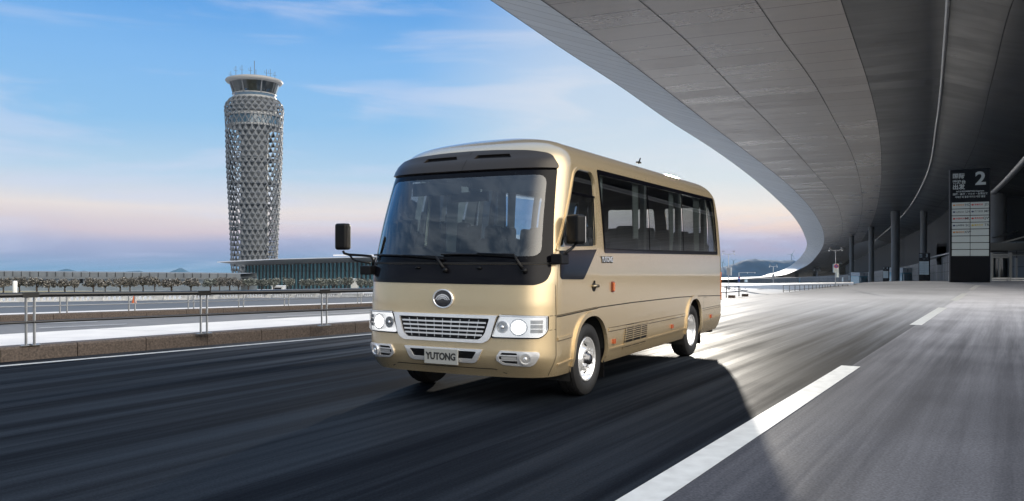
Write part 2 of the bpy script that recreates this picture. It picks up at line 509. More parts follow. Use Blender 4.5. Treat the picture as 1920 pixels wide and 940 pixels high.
for u in range(-16, 21, 2): kl.append(qpt(u, 0))
kerb_line('kerb', kl, .28, .20, M_granite)
pb = MB(); M_ = [(-16, 2.9), (-4, 2.55), (0, 2.3), (4.4, 2.15), (11.6, 1.45), (16, 1.0), (20, .8)]
top = []
for i in range(37):
    u = -16 + i; q1 = interp(M_, u)
    top.append((qpt(u, .284), qpt(u, q1)))
for (a, c), (a2, c2) in zip(top, top[1:]):
    pb.quad((*a, .198), (*a2, .198), (*c2, .198), (*c, .198)); pb.quad((*c, .198), (*c2, .198), (*c2, -1.2), (*c, -1.2))
tag(pb.build('pavement', M_pave), kind='structure')
# joints of the pavement slabs
jb = MB()
for u in range(-15, 20, 3):
    a, c = qpt(u, .3), qpt(u - .9, interp(M_, u) - .02); a2, c2 = qpt(u + .015, .3), qpt(u - .885, interp(M_, u) - .02)
    jb.quad((*a, .202), (*a2, .202), (*c2, .202), (*c, .202))
tag(jb.build('pavement_joint', mat('joint', (.25, .24, .23), .9)), kind='structure')
# second road, second kerb and pavement, third road, far verge
K2a, K2b = gp(0, 604), gp(695, 577)
def line_ext(a, c, t): return (a.x + (c.x - a.x) * t, a.y + (c.y - a.y) * t)
k2 = [line_ext(K2a, K2b, t / 10) for t in range(-8, 26, 2)]
drape_strip('service_road', [qpt(u, interp(M_, u)) for u in (-16, -4, 0, 4, 11, 20)], [k2[0], k2[8], k2[-1]], M_road2, -.012, 80, across=6)
kerb_line('kerb', k2, .25, .16, M_granite, stone=1.6)
def offset_line(pl, w):
    out = []
    for i, p in enumerate(pl):
        a = Vector(pl[max(i-1, 0)]); c = Vector(pl[min(i+1, len(pl)-1)]); d = (c - a).normalized(); out.append((p[0] - d.y * w, p[1] + d.x * w))
    return out
drape_strip('pavement', offset_line(k2, .25), offset_line(k2, 1.25), M_pave, .158, 40)
B3 = [gp(-220, 570), gp(0, 567.5), gp(350, 563), gp(695, 558), gp(900, 556)]
b3 = [(p.x, p.y) for p in B3]
drape_strip('access_road', offset_line(k2, 1.25), b3 + [(gp(1180, 553).x, gp(1180, 553).y)], M_road3, .01, 80, across=8)
# road markings on the service road
for (x0, y0, x1, y1) in ((70, 617, 235, 609.5), (-60, 611.5, 180, 604.8), (500, 596, 700, 586)):
    a, c = gp(x0, y0), gp(x1, y1); bb = MB(); k = 6
    for i in range(k + 1):
        x, y = a.x + (c.x-a.x)*i/k, a.y + (c.y-a.y)*i/k
        bb.v += [(x, y, gz(x, y) + .02), (x + .0, y + .14, gz(x, y + .14) + .02)]
    bb.f = [(2*i, 2*i+1, 2*i+3, 2*i+2) for i in range(k)]
    tag(bb.build('lane_line', M_paint), kind='structure')
# grass verge with the tree row
drape_strip('grass_verge', [(gp(px, 551.5 - px*.009).x, gp(px, 551.5 - px*.009).y) for px in (-250, 100, 400, 700, 900)],
            [(gd(px, 165).x, 165) for px in (-250, 100, 400, 700, 900)], M_grass, .05, 50, across=6)

# ------------------------------------------------------------------ railings
def smoothlist(pts): return pts
def railing(posts, zt, zm, label, r_top, pr, gap, dx, base_z, group=None, foot=True, mtop=M_darksteel):
    """posts: list of (x, y); zt, zm: heights of the top and middle rail at each post"""
    root = empty('railing', (*posts[0], base_z[0])); M0 = Matrix.Translation(root.location).inverted()
    def loc(p): return tuple(M0 @ Vector(p))
    d0 = (Vector(posts[1]) - Vector(posts[0])).normalized()
    ext = lambda L0: [(L0[0][0] - d0.x*gap, L0[0][1] - d0.y*gap, L0[0][2])] + L0
    tp = [(p[0], p[1], z) for p, z in zip(posts, zt)]; mp_ = [(p[0], p[1], z) for p, z in zip(posts, zm)]
    MB().tube([loc(p) for p in ext(tp)], r_top, 12).build('top_rail', mtop, root, smooth=True)
    MB().tube([loc(p) for p in ext(mp_)], r_top * .55, 8).build('middle_rail', mtop, root, smooth=True)
    for i, p in enumerate(posts):
        a = Vector(posts[max(i-1, 0)]); c = Vector(posts[min(i+1, len(posts)-1)]); d = (c - a).normalized()
        for s_ in (-1, 1):
            q = (p[0] + d.x*dx*s_, p[1] + d.y*dx*s_)
            bb = MB().bar(loc((*q, base_z[i])), loc((*q, zt[i])), pr*2, pr*2)
            if foot: bb.box(-.07, .07, -.05, .05, 0, .012, Matrix.Translation(Vector(loc((*q, base_z[i]))))  @ Matrix.Rotation(math.atan2(d.y, d.x), 4, 'Z'))
            o = bb.build('post', M_steel, root)
        if foot: MB().bar(loc((p[0]-d.x*(dx+.05), p[1]-d.y*(dx+.05), zt[i]+.0)), loc((p[0]+d.x*(dx+.05), p[1]+d.y*(dx+.05), zt[i]+.0)), r_top*2.1, r_top*2.1).build('clamp', mtop, root)
    tag(root, label, 'railing', group)
    return root
pA, pB, pC = Vector((-6.76, 11.56)), Vector((-5.0, 13.37)), Vector((-3.41, 14.96))
st = (pC - pA) / 2
posts1 = [pA - st*3, pA - st*2, pA - st, pA, pB, pC] + [pC + UK * 2.35 * k for k in range(1, 4)]
zt1 = [.95, .94, .925, .911, .862, .822, .80, .78, .76]
railing([tuple(p) for p in posts1], zt1, [(z - .2) * .46 + .2 for z in zt1], 'long railing with thick dark handrail and paired posts on the granite kerb nearest the road', .036, .013, 2.3, .052, [.2]*9)
posts2, zt2, bz2 = [], [], []
for px, py in ((-30, 596), (107, 591), (238, 586.7), (350.6, 581.9), (446, 578), (532.5, 574.5), (604, 571.8), (671, 569.5), (732, 567.5)):
    t = (px - 0) / 695.; x, y = line_ext(K2a, K2b, 0); 
    # intersect the column with the second kerb line
    best = None
    for k in range(-300, 1600):
        u = k / 1000; X, Y = line_ext(K2a, K2b, u)
        e = abs(CX + FPX * X / Y - px)
        if best is None or e < best[0]: best = (e, X, Y)
    X, Y = best[1], best[2] + .3; z = gz(X, Y) + .16
    posts2.append((X, Y)); bz2.append(z); zt2.append(CAMH - (py - 40 * (1 - px/2200) - YH) / FPX * Y)
railing(posts2, zt2, [a*.42 + b*.58 for a, b in zip(zt2, bz2)], 'thinner steel railing with paired posts on the second kerb beyond the service road', .028, .014, 2, .09, bz2, foot=False, mtop=M_steel)

# low white balustrade along the access road
bal = empty('low_balustrade', tuple(B3[0])); O_ = Vector(B3[0])
def bl(p): return tuple(Vector(p) - O_)
tot = []
for a, c in zip(b3, b3[1:]): tot.append(math.hypot(c[0]-a[0], c[1]-a[1]))
def along(s):
    for (a, c), L_ in zip(zip(b3, b3[1:]), tot):
        if s <= L_: return (a[0]+(c[0]-a[0])*s/L_, a[1]+(c[1]-a[1])*s/L_)
        s -= L_
    return b3[-1]
BL = sum(tot); s = 0; base, rail, small = MB(), MB(), MB(); last = None
pier_px = [44, 119, 183, 243, 300, 352, 404, 454, 502, 548, 592, 635, 676, 716, 755]
while s < BL:
    p, q = along(s), along(min(BL, s + .45)); zp, zq = gz(*p), gz(*q)
    base.bar(bl((*p, zp + .03)), bl((*q, zq + .03)), .22, .08); rail.bar(bl((*p, zp + .25)), bl((*q, zq + .25)), .16, .06)
    small.box(-.045, .045, -.05, .05, .07, .22, Matrix.Translation(Vector(bl((*p, zp)))))
    m_ = ((p[0]+q[0])/2, (p[1]+q[1])/2); small.box(-.045, .045, -.05, .05, .07, .22, Matrix.Translation(Vector(bl((*m_, (zp+zq)/2)))))
    s += .45
base.build('base', M_concrete, bal); rail.build('coping', M_concrete, bal); tag(small.build('baluster', M_concrete, bal), kind='stuff')
for px in pier_px + [-20, -90, -170, 800]:
    s = 0; best = None
    while s < BL:
        p = along(s); e = abs(CX + FPX*p[0]/p[1] - px)
        if best is None or e < best[0]: best = (e, p)
        s += .1
    p = best[1]; MB().box(-.2, .2, -.16, .16, 0, .30, Matrix.Translation(Vector(bl((*p, gz(*p)))))).build('pier', M_concrete, bal)
tag(bal, 'low white concrete balustrade with small openings along the far edge of the access road', 'balustrade')

# white bollard and tiny cone
b0 = gp(28, 551); bo = MB().lathe([(0, 0), (.42, 0), (.42, .1), (.30, .12), (.30, 1.62), (.25, 1.75), (0, 1.78)], 16).build('bollard', M_white, smooth=False, angle=40)
bo.location = tuple(b0); bo.scale = (.9, .9, 1.0)
tag(bo, 'thick white bollard standing at the left before the tree row', 'bollard')
cn = gp(275, 568.5); co_ = MB().lathe([(.16, 0), (.16, .03), (.10, .03), (.03, .34), (0, .34)], 12).build('traffic_cone', mat('cone orange', (.55, .12, .03), .6), angle=40)
co_.location = tuple(cn + Vector((0, -1.2, 0)))
co_.location.z = gz(co_.location.x, co_.location.y)
tag(co_, 'small orange traffic cone on the access road', 'traffic cone')

# ------------------------------------------------------------------ trees
M_bark = mat('bark', (.07, .055, .045), .9)
def leafmat(name, a, b_):
    m = bpy.data.materials.new(name); m.use_nodes = True; t = m.node_tree; b = t.nodes['Principled BSDF']
    g = N(t, 'ShaderNodeNewGeometry')
    L(t, ramp(t, g.outputs['Random Per Island'], [(0, a), (.55, tuple(x*.8+y*.14 for x, y in zip(a, b_))), (1, b_)]), b.inputs['Base Color'])
    b.inputs['Roughness'].default_value = .6
    return m
M_leaf = [leafmat('blossom leaves', (.010, .010, .009), (.50, .47, .43)), leafmat('pale leaves', (.010, .015, .010), (.46, .49, .44))]
def tree_proto(seed, h, w, lm, label):
    rnd = random.Random(seed); root = empty('small_tree', (0, 0, 0))
    tr = MB(); hh = h * .42
    tr.tube([(0, 0, -.1), (.02*w, 0, hh*.5), (0, .02, hh), (.03, 0, h*.7)], [.045*w, .038*w, .03*w, .012*w], 7)
    cl_ = []
    for k in range(7):
        a = rnd.uniform(0, 6.28); r = rnd.uniform(.2, .40) * w; z = rnd.uniform(.5, .85) * h
        tr.tube([(0, 0, hh * rnd.uniform(.55, 1)), (math.cos(a)*r*.5, math.sin(a)*r*.5, (hh+z)/2), (math.cos(a)*r, math.sin(a)*r, z)], [.02*w, .014*w, .006*w], 5)
    tr.build('trunk', M_bark, root, smooth=True)
    c = MB(); clumps = []
    for k in range(26):
        a = rnd.uniform(0, 6.28); el = rnd.uniform(-.55, 1); rr = rnd.uniform(.25, 1) ** .5
        clumps.append((math.cos(a)*.40*w*rr*math.cos(el*.9), math.sin(a)*.40*w*rr*math.cos(el*.9), h*.62 + math.sin(el)*h*.30*rr, rnd.uniform(.09, .17) * w))
    for (x, y, z, r) in clumps:
        for k in range(115):
            v = Vector((rnd.gauss(0, 1), rnd.gauss(0, 1), rnd.gauss(0, 1))).normalized() * r * rnd.uniform(.5, 1.15)
            p = Vector((x, y, z)) + v; s_ = rnd.uniform(.024, .05) * w
            u = Vector((rnd.gauss(0, 1), rnd.gauss(0, 1), rnd.gauss(0, 1))).normalized(); q = u.orthogonal().normalized() * s_; r2 = u.cross(q)
            c.quad(tuple(p - q), tuple(p - r2*.6), tuple(p + q), tuple(p + r2*.6))
    c.build('crown', lm, root)
    tag(root, label, 'tree', 'round clipped trees in a row on the verge')
    return root
TX = [(6, 30, 0), (36, 30, 0), (69, 34, 0), (92, 24, 0), (122, 28, 0), (139, 18, 0), (175, 32, 0), (197, 22, 0), (225, 30, 0), (244, 25, 0), (268, 28, 0), (290, 21, 0), (321, 38, 0),
      (358, 31, 0), (395, 30, 1), (412, 22, 0), (430, 30, 0), (447, 22, 0), (466, 26, 1), (491, 30, 1), (513, 24, 1), (542, 22, 1), (576, 27, 1), (602, 27, 1), (627, 24, 1), (651, 22, 1), (677, 21, 1), (694, 20, 1)]
protos = [[tree_proto(3 + k, 1, 1, M_leaf[0], '') for k in range(3)], [tree_proto(13 + k, 1, 1, M_leaf[1], '') for k in range(3)]]
used = set()
for i, (px, w, kd) in enumerate(TX):
    d = 128 + px * .045 + (4 if i % 3 == 1 else 0)
    g = gd(px, d); pr = protos[kd][i % 3]
    if id(pr) in used: o = copy_tree(pr)
    else: o = pr; used.add(id(pr))
    W_ = w / FPX * d * 1.2; H_ = (g.z, CAMH - (520 - YH) / FPX * d); H_ = (H_[1] - H_[0]) * random.uniform(.86, 1.05)
    o.location = tuple(g); o.scale = (W_, W_, H_ * 1.04); o.rotation_euler = (0, 0, random.uniform(0, 6.28))
    ordn = ['first','second','third','fourth','fifth','sixth','seventh','eighth','ninth','tenth','eleventh','twelfth','thirteenth','fourteenth','fifteenth','sixteenth','seventeenth','eighteenth','nineteenth','twentieth','twenty-first','twenty-second','twenty-third','twenty-fourth','twenty-fifth','twenty-sixth','twenty-seventh','twenty-eighth'][i]
    sz = 'broad' if w >= 30 else ('narrow' if w <= 22 else 'round')
    o['label'] = '%s %s tree, %s from the left in the verge row' % (sz, 'pinkish' if kd == 0 else 'pale green', ordn)

# ------------------------------------------------------------------ long low building at the left
def wall_strip(b, pts, z0, z1, th=.4):   # vertical wall along (x, y) points with heights relative to absolute z lists
    for i in range(len(pts) - 1):
        a, c = pts[i], pts[i+1]
        b.quad((*a, z0[i]), (*c, z0[i+1]), (*c, z1[i+1]), (*a, z1[i]))
        b.quad((a[0], a[1]+th, z0[i]), (a[0], a[1]+th, z1[i]), (c[0], c[1]+th, z1[i+1]), (c[0], c[1]+th, z0[i+1]))
        b.quad((*a, z1[i]), (*c, z1[i+1]), (c[0], c[1]+th, z1[i+1]), (a[0], a[1]+th, z1[i]))
lb = empty('long_building', tuple(gd(-150, 190))); LO = Vector(lb.location)
xs = [-260, -100, 60, 220, 330, 400, 452]
def LBp(px, d): g = gd(px, d); return (g.x - LO.x, g.y - LO.y)
d_ = 190
wl = [LBp(px, d_) for px in xs]
zt_ = [P(px, 518 + px*.006, d_).z - LO.z for px in xs]; zp_ = [P(px, 509.5 + px*.0095, d_).z - LO.z for px in xs]
w_ = MB(); wall_strip(w_, wl, [-4]*7, zt_, 12); w_.build('facade', M_greywall, lb)
w_ = MB(); wall_strip(w_, [(x, y - .35) for x, y in wl], [z - .25 for z in zt_], zp_, 12); w_.build('parapet', M_greywall2, lb)
w_ = MB(); wall_strip(w_, [(x, y - .75) for x, y in wl], [z - .5 for z in zt_], [z - .25 for z in zt_], .6); w_.build('ledge', M_greywall2, lb)
for k in range(42):
    px = -230 + k * 16; x, y = LBp(px, d_); z1 = P(px, 509.5 + px*.0095, d_).z - LO.z; z0 = P(px, 518 + px*.006, d_).z - LO.z
    MB().box(x-.06, x+.06, y-.47, y-.352, z0, z1+.08).build('parapet_post', M_darksteel, lb)
for px in (152, 330):
    x, y = LBp(px, d_); MB().box(x-.45, x+.45, y-.03, y+.2, 1.6, 2.6).build('opening', M_blk, lb)
tag(lb, 'long low grey building with a panelled parapet behind the tree row', 'building')

# ------------------------------------------------------------------ glass terminal at the left
tm = empty('glass_terminal', tuple(gd(458, 262))); TO = Vector(tm.location)
def T(px, py, d): return tuple(P(px, py, d) - TO)
M_roofw = mat('pale metal roof', (.75, .76, .80), .35, .3)
M_soff = mat('dark soffit', (.22, .22, .23), .5, .2)
M_tglass = mat('blue terminal glass', (.20, .42, .52), .08, .0, .6)
M_fin = mat('dark fin', (.022, .030, .036), .45, .3)
def td(px): return 262 - (px - 458) * .12      # distance of the facade at a picture column
XR = 860
gb = MB(); NN = 20
gl_ = []
for i in range(NN + 1):
    px = 459 + (XR - 459) * i / NN; d = td(px)
    gl_.append((px, d))
for (p0, d0), (p1, d1) in zip(gl_, gl_[1:]):
    g0, g1 = gd(p0, d0).z - 1 - TO.z, gd(p1, d1).z - 1 - TO.z
    a, c = T(p0, 499 - (p0-458)*.031, d0), T(p1, 499 - (p1-458)*.031, d1)
    gb.quad((a[0], a[1], g0), (c[0], c[1], g1), c, a)
gb.build('glass_wall', M_tglass, tm)
# return wall of the left end
e0 = T(459, 499, td(459)); gb = MB(); gb.quad((e0[0]+.01, e0[1], -2), (e0[0]+.01, e0[1], e0[2]), (e0[0] + 14, e0[1] + 45, e0[2]), (e0[0] + 14, e0[1]+45, -2)); gb.build('end_wall', M_tglass, tm)
lowm = MB()
for (p0, d0), (p1, d1) in zip(gl_, gl_[1:]):
    a, c = T(p0, 508.5, d0 - .08), T(p1, 508.5, d1 - .08)
    lowm.bar(a, c, .1, .10)
lowm.build('transom', M_fin, tm)
px = 461.5; fins = 0
while px < XR:
    d = td(px) - .55; a = T(px, 498.6 - (px-458)*.031, d); g = gd(px, d).z - TO.z
    MB().box(a[0]-.21, a[0]+.21, a[1]-.5, a[1]+.5, g - .3, a[2]+.1).build('fin', M_fin, tm)
    px += 6.1 + (px - 458) * .0085; fins += 1
# roof: thin wedge sweeping to a point at the left
rf = MB(); sf = MB()
def Rt(px): return interp([(407.5, 491.0), (430, 489.5), (515, 485.6), (600, 483.2), (703, 481), (XR, 478)], px)
def Ru(px): return interp([(407.5, 492.0), (430, 494.5), (458, 497.8), (583, 494), (697, 490.8), (XR, 486)], px)
cols = [407.5, 415, 430, 445, 458, 480, 515, 560, 600, 650, 703, 780, XR]
ft, fu, bt, ub = [], [], [], []
for px in cols:
    d = td(px) - 9 if px > 458 else td(458) - 9 + (458 - px) * .12
    ft.append(T(px, Rt(px), d)); q = P(px, Rt(px) + 1.6, d) - TO; fu.append(tuple(q))
    di = td(px); ub.append(T(px, Ru(px), di + 0)); b_ = P(px, Rt(px), d) - TO; bt.append((b_.x + 12, b_.y + 60, b_.z + .4))
for i in range(len(cols) - 1):
    rf.quad(ft[i], ft[i+1], bt[i+1], bt[i]); rf.quad(fu[i], fu[i+1], ft[i+1], ft[i])
    sf.quad(ub[i], ub[i+1], fu[i+1], fu[i])
    sf.quad(ub[i], (bt[i][0], bt[i][1], ub[i][2]), (bt[i+1][0], bt[i+1][1], ub[i+1][2]), ub[i+1])
rf.build('roof', M_roofw, tm); sf.build('soffit', M_soff, tm)
up_ = MB(); a = P(625, 477.6, 285) - TO; c = P(XR, 473, 280) - TO
up_.box(0, c.x - a.x, 0, 25, -.5, .0, Matrix.Translation(a) @ Matrix.Rotation(.0, 4, 'Z')).build('upper_roof', M_roofw, tm)
tag(tm, 'low terminal with a pointed overhanging roof and tall dark fins over blue glass', 'building')
# white service blocks before the terminal
for i, (px, py0, py1, w, lab) in enumerate(((523, 537, 546, 22, 'small white guard booth with a dark window between the trees'), (665, 523, 545, 11, 'tall plain white service block beside the trees near the bus'))):
    d = 172; g = gd(px, d); W_ = w / FPX * d; H_ = (py1 - py0) / FPX * d
    r = empty('service_block', tuple(g))
    MB().box(-W_/2, W_/2, -1, 1, -.5, H_).build('wall', M_concrete, r, bevel=.05)
    MB().box(-W_/2-.12, W_/2+.12, -1.12, 1.12, H_, H_+.12).build('roof', M_white, r)
    if i == 0: MB().box(-W_*.28, W_*.33, -1.03, -.9, H_*.2, H_*.75).build('window', M_blk, r)
    tag(r, lab, 'booth')

# ------------------------------------------------------------------ control tower
TD = 340.; tw = empty('control_tower', tuple(gd(477, TD)))
tz = lambda py: CAMH - (py - YH) / FPX * TD - tw.location.z
M_lat = mat('tower lattice', (.125, .135, .15), .6, .1, noise=(.8, .12))
M_pan = mat('tower panel', (.115, .125, .14), .6, .1, noise=(.5, .2))
M_core = mat('tower core', (.10, .11, .125), .7)
M_tring = mat('tower ring', (.30, .31, .32), .5)
M_twg = mat('tower glass', (.03, .05, .07), .06, 0, 1.)
RP = [(tz(545), 7.9), (tz(500), 9.1), (tz(480), 9.2), (tz(420), 9.7), (tz(300), 11.0), (tz(240), 11.3), (tz(215), 11.6), (tz(196), 11.1), (tz(188), 9.6)]
RP[0] = (0, 7.4)
rad = lambda z: smooth_interp(RP, z)
ztop = tz(188); NA = 28; rows = []
z = tz(548)
while z < ztop - .4: rows.append(z); z += 2.1 if z < tz(215) else 1.7
rows.append(ztop)
lat = MB(); pan = MB()
def TP(i, r, dr=0):
    a = (i + .5 * (r % 2)) * 2 * math.pi / NA; q = rad(rows[r]) + dr
    return Vector((q * math.cos(a), q * math.sin(a), rows[r]))
zb0, zb1 = tz(238), tz(219)
for r in range(len(rows) - 1):
    for i in range(NA):
        a = TP(i, r)
        nb = (TP(i, r+1), TP(i + (1 if r % 2 else -1), r+1))
        for c in nb: lat.bar(a, c, .22, .30)
        if not (zb0 - 1.5 < rows[r] < zb1):
            az = (i + .5*(r % 2)) * 2 * math.pi / NA
            rel = (az + math.pi/2 + math.pi/4) % (math.pi/2) - math.pi/4     # four panelled sides
            if abs(rel) < .62 or rows[r] > zb1:
                # upright triangle: apex at row r+1, base between two nodes of row r
                j = i; A, B_ = TP(j, r), TP(j + 1, r); C_ = TP(j + (1 if r % 2 else 0), r + 1)
                cen = (A + B_ + C_) / 3; o_ = Vector((cen.x, cen.y, 0)).normalized() * .45; K = cen + o_
                for q0, q1 in ((A, B_), (B_, C_), (C_, A)):
                    ins = lambda v: tuple(cen + (v - cen) * .9)
                    pan.tri(ins(q0), ins(q1), tuple(K))
lat.build('lattice', M_lat, tw); pan.build('panel_cladding', M_pan, tw)
core = MB().lathe([(5.6, -1), (5.4, tz(300)), (5.6, tz(250)), (8.8, tz(240)), (8.8, tz(192)), (8, tz(188))], 40); core.build('core', M_core, tw, smooth=True)
band = MB().lathe([(9.6, tz(239)), (10.6, tz(239)), (10.6, tz(237)), (10.2, tz(237)), (10.2, tz(221)), (10.9, tz(221)), (10.9, tz(216)), (9.5, tz(216))], 44); 
MB().lathe([(10.25, tz(237)), (10.25, tz(221))], 44).build('glass_band', mat('tower band glass', (.05, .11, .17), .08, 0, 1.), tw)
MB().lathe([(8, tz(240)), (11.0, tz(240)), (11.0, tz(237)), (10.3, tz(237))], 44).build('lower_ring', M_tring, tw, angle=30)
MB().lathe([(10.3, tz(221)), (11.2, tz(221)), (11.2, tz(216.5)), (8, tz(216.5))], 44).build('upper_ring', M_tring, tw, angle=30)
mul = MB()
for k in range(44):
    a = 2*math.pi*k/44; mul.bar((10.3*math.cos(a), 10.3*math.sin(a), tz(237)), (10.3*math.cos(a), 10.3*math.sin(a), tz(221)), .12, .12)
mul.build('mullions', M_lat, tw)
cab = empty('cab', (0, 0, 0)); cab.parent = tw; bpy.data.objects.remove(cab)
MB().lathe([(8.6, tz(190)), (8.9, tz(188)), (8.9, tz(184.5)), (8.4, tz(184.5))], 48).build('cab_base', M_tring, tw, angle=30)
MB().lathe([(8.35, tz(184.5)), (8.55, tz(179.5))], 48).build('cab_lower_glass', mat('cab lower glass', (.06, .11, .17), .08, 0, 1.), tw, smooth=True)
MB().lathe([(8.5, tz(179.5)), (8.8, tz(179.5)), (8.8, tz(178)), (8.5, tz(178))], 48).build('cab_sill', M_tring, tw, angle=30)
MB().lathe([(8.6, tz(178)), (9.9, tz(158.5))], 16).build('cab_glass', glass('cab glass', (.25, .3, .33), .03, 1.6), tw)
MB().lathe([(0, tz(158)), (9.7, tz(158.6)), (11.1, tz(156.5)), (11.5, tz(153.8)), (11.2, tz(151.5)), (9, tz(148.5)), (0, tz(146.5))], 48).build('cab_roof', mat('tower roof', (.30, .295, .29), .6), tw, smooth=True)
for k in range(8):
    a = 2*math.pi*(k+.5)/8 + .2
    MB().bar((8.62*math.cos(a), 8.62*math.sin(a), tz(179)), (9.85*math.cos(a), 9.85*math.sin(a), tz(158.6)), .45, .45).build('cab_column', M_lat, tw)
ins_ = MB(); ins_.lathe([(2.2, tz(184)), (2.2, tz(158.5))], 12)
for k in range(9):
    a = 2*math.pi*k/9; ins_.box(-1.0, 1.0, -.4, .4, 0, 1.3, Matrix.Translation((6.4*math.cos(a), 6.4*math.sin(a), tz(178))) @ Matrix.Rotation(a + 1.57, 4, 'Z'))
ins_.build('cab_interior', mat('cab interior', (.22, .22, .21), .7), tw)
MB().lathe([(0, tz(184.3)), (8.3, tz(184.3))], 24).build('cab_floor', M_core, tw)
for i, (dx, h, k) in enumerate(((0, 33, 0), (-40, 12, 1), (-23, 15, 1), (-10, 15, 1), (6, 12, 2), (15, 8, 0), (31, 12, 1), (36, 14, 1), (41, 12, 1))):
    x = dx * TD / FPX; y = -((9.2**2 - min(9, abs(x))**2) ** .5) if i else 0; z0 = tz(149 if abs(dx) > 25 else 147.4); h_ = h * TD / FPX
    b_ = MB().tube([(x, y, z0 - .5), (x, y, z0 + h_)], .09 if i else .13, 6)
    if k: b_.bar((x - .7, y, z0 + h_*.45), (x + .7, y, z0 + h_*.45), .08, .08); b_.bar((x - .7, y, z0 + h_*.45), (x - .7, y, z0 + h_*.85), .08, .08)
    b_.build('antenna', M_core, tw)
for k in range(5):       # core floor rings seen through the lattice
    z = tz(470 - k * 42); MB().lathe([(5.3, z), (rad(z) - .3, z), (rad(z) - .3, z + .35), (5.3, z + .35)], 30).build('floor_ring', M_core, tw)
tag(tw, 'tall grey lattice control tower with a flared top and round glass cab', 'control tower')

# ------------------------------------------------------------------ hills, islands, turbines
def hill(name, pts, d, y_base, m, depth, label=None, rough=2.):
    rnd = random.Random(len(pts)); b = MB(); xs_ = []
    x0, x1 = pts[0][0], pts[-1][0]; n = 70; prof = []
    for i in range(n + 1):
        px = x0 + (x1 - x0) * i / n; py = smooth_interp(pts, px) + rnd.uniform(-.25, .25) * rough * .5
        prof.append((px, min(py, y_base)))
    rows_ = 8
    for r in range(rows_ + 1):
        k = r / rows_; dd = d - depth * (1 - k)
        for (px, py) in prof:
            X = (px - CX) / FPX * d; zt0 = CAMH - (py - YH) / FPX * d; zb = CAMH - (y_base + 3 - YH) / FPX * d
            z = zb + (zt0 - zb) * math.sin(k * math.pi / 2) + (rnd.uniform(-1, 1) * rough * (1 if 0 < r < rows_ else 0))
            b.v.append((X, dd, z))
    n1_ = n + 1
    for r in range(rows_):
        for i in range(n): b.f.append((r*n1_+i, r*n1_+i+1, (r+1)*n1_+i+1, (r+1)*n1_+i))
    base = len(b.v)
    for (px, py) in prof:
        X = (px - CX) / FPX * d; b.v.append((X, d + depth, CAMH - (y_base + 3 - YH) / FPX * d))
    for i in range(n): b.f.append((rows_*n1_+i, rows_*n1_+i+1, base+i+1, base+i))
    o = b.build(name, m, smooth=True); tag(o, kind='structure')
    return o
M_hill = mat('hazy hill scrub', (.006, .045, .10), .95, noise=(.02, .35))  # blue of the distant air put into the scrub colour
M_isle = mat('hazy island rock', (.03, .10, .17), .95)  # distance haze put into the rock colour as blue
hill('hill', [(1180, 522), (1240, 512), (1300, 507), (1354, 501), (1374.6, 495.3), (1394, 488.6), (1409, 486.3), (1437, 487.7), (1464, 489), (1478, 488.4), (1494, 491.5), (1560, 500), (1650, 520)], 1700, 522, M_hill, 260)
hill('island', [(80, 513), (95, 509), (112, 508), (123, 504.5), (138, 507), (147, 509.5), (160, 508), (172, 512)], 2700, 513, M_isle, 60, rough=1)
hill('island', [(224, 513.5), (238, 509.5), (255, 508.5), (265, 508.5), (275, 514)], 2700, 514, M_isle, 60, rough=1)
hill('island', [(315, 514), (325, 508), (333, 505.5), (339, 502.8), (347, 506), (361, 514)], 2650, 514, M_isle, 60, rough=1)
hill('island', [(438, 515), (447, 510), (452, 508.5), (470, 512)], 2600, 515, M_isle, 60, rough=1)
M_turb = mat('turbine', (.16, .24, .32), .6)
def turbine(px, py, pb, d, bl, rot, label):
    r = empty('wind_turbine', tuple(P(px, pb, d))); O2 = Vector(r.location); h = P(px, py, d) - O2
    MB().tube([(0, 0, -4), tuple(h)], [1.1, .6], 8).build('tower', M_turb, r)
    MB().blob((h.x, h.y - 1.2, h.z), (.8, 2.0, .8)).build('nacelle', M_turb, r, smooth=True)
    for k in range(3):
        a = R_(rot + 120 * k); e = Vector((math.cos(a), 0, math.sin(a))) * bl
        b_ = MB(); b_.bar((h.x, h.y - 3.2, h.z), (h.x + e.x*.3, h.y - 3.2, h.z + e.z*.3), .9, .9); b_.bar((h.x + e.x*.3, h.y-3.2, h.z + e.z*.3), (h.x + e.x, h.y - 3.2, h.z + e.z), .55, .55); b_.build('blade', M_turb, r)
    tag(r, label, 'wind turbine', 'wind turbines on the far hill')
turbine(1484, 477.2, 489, 1690, 10, 60, 'wind turbine on the hill crest just left of the canopy edge')
turbine(1355, 492, 500, 1690, 7, 75, 'small far wind turbine beside the rear of the bus, left of the street lamp pole')
turbine(1375, 489.5, 495, 1690, 6, 30, 'small far wind turbine on the slope just right of the nearest street lamp pole')

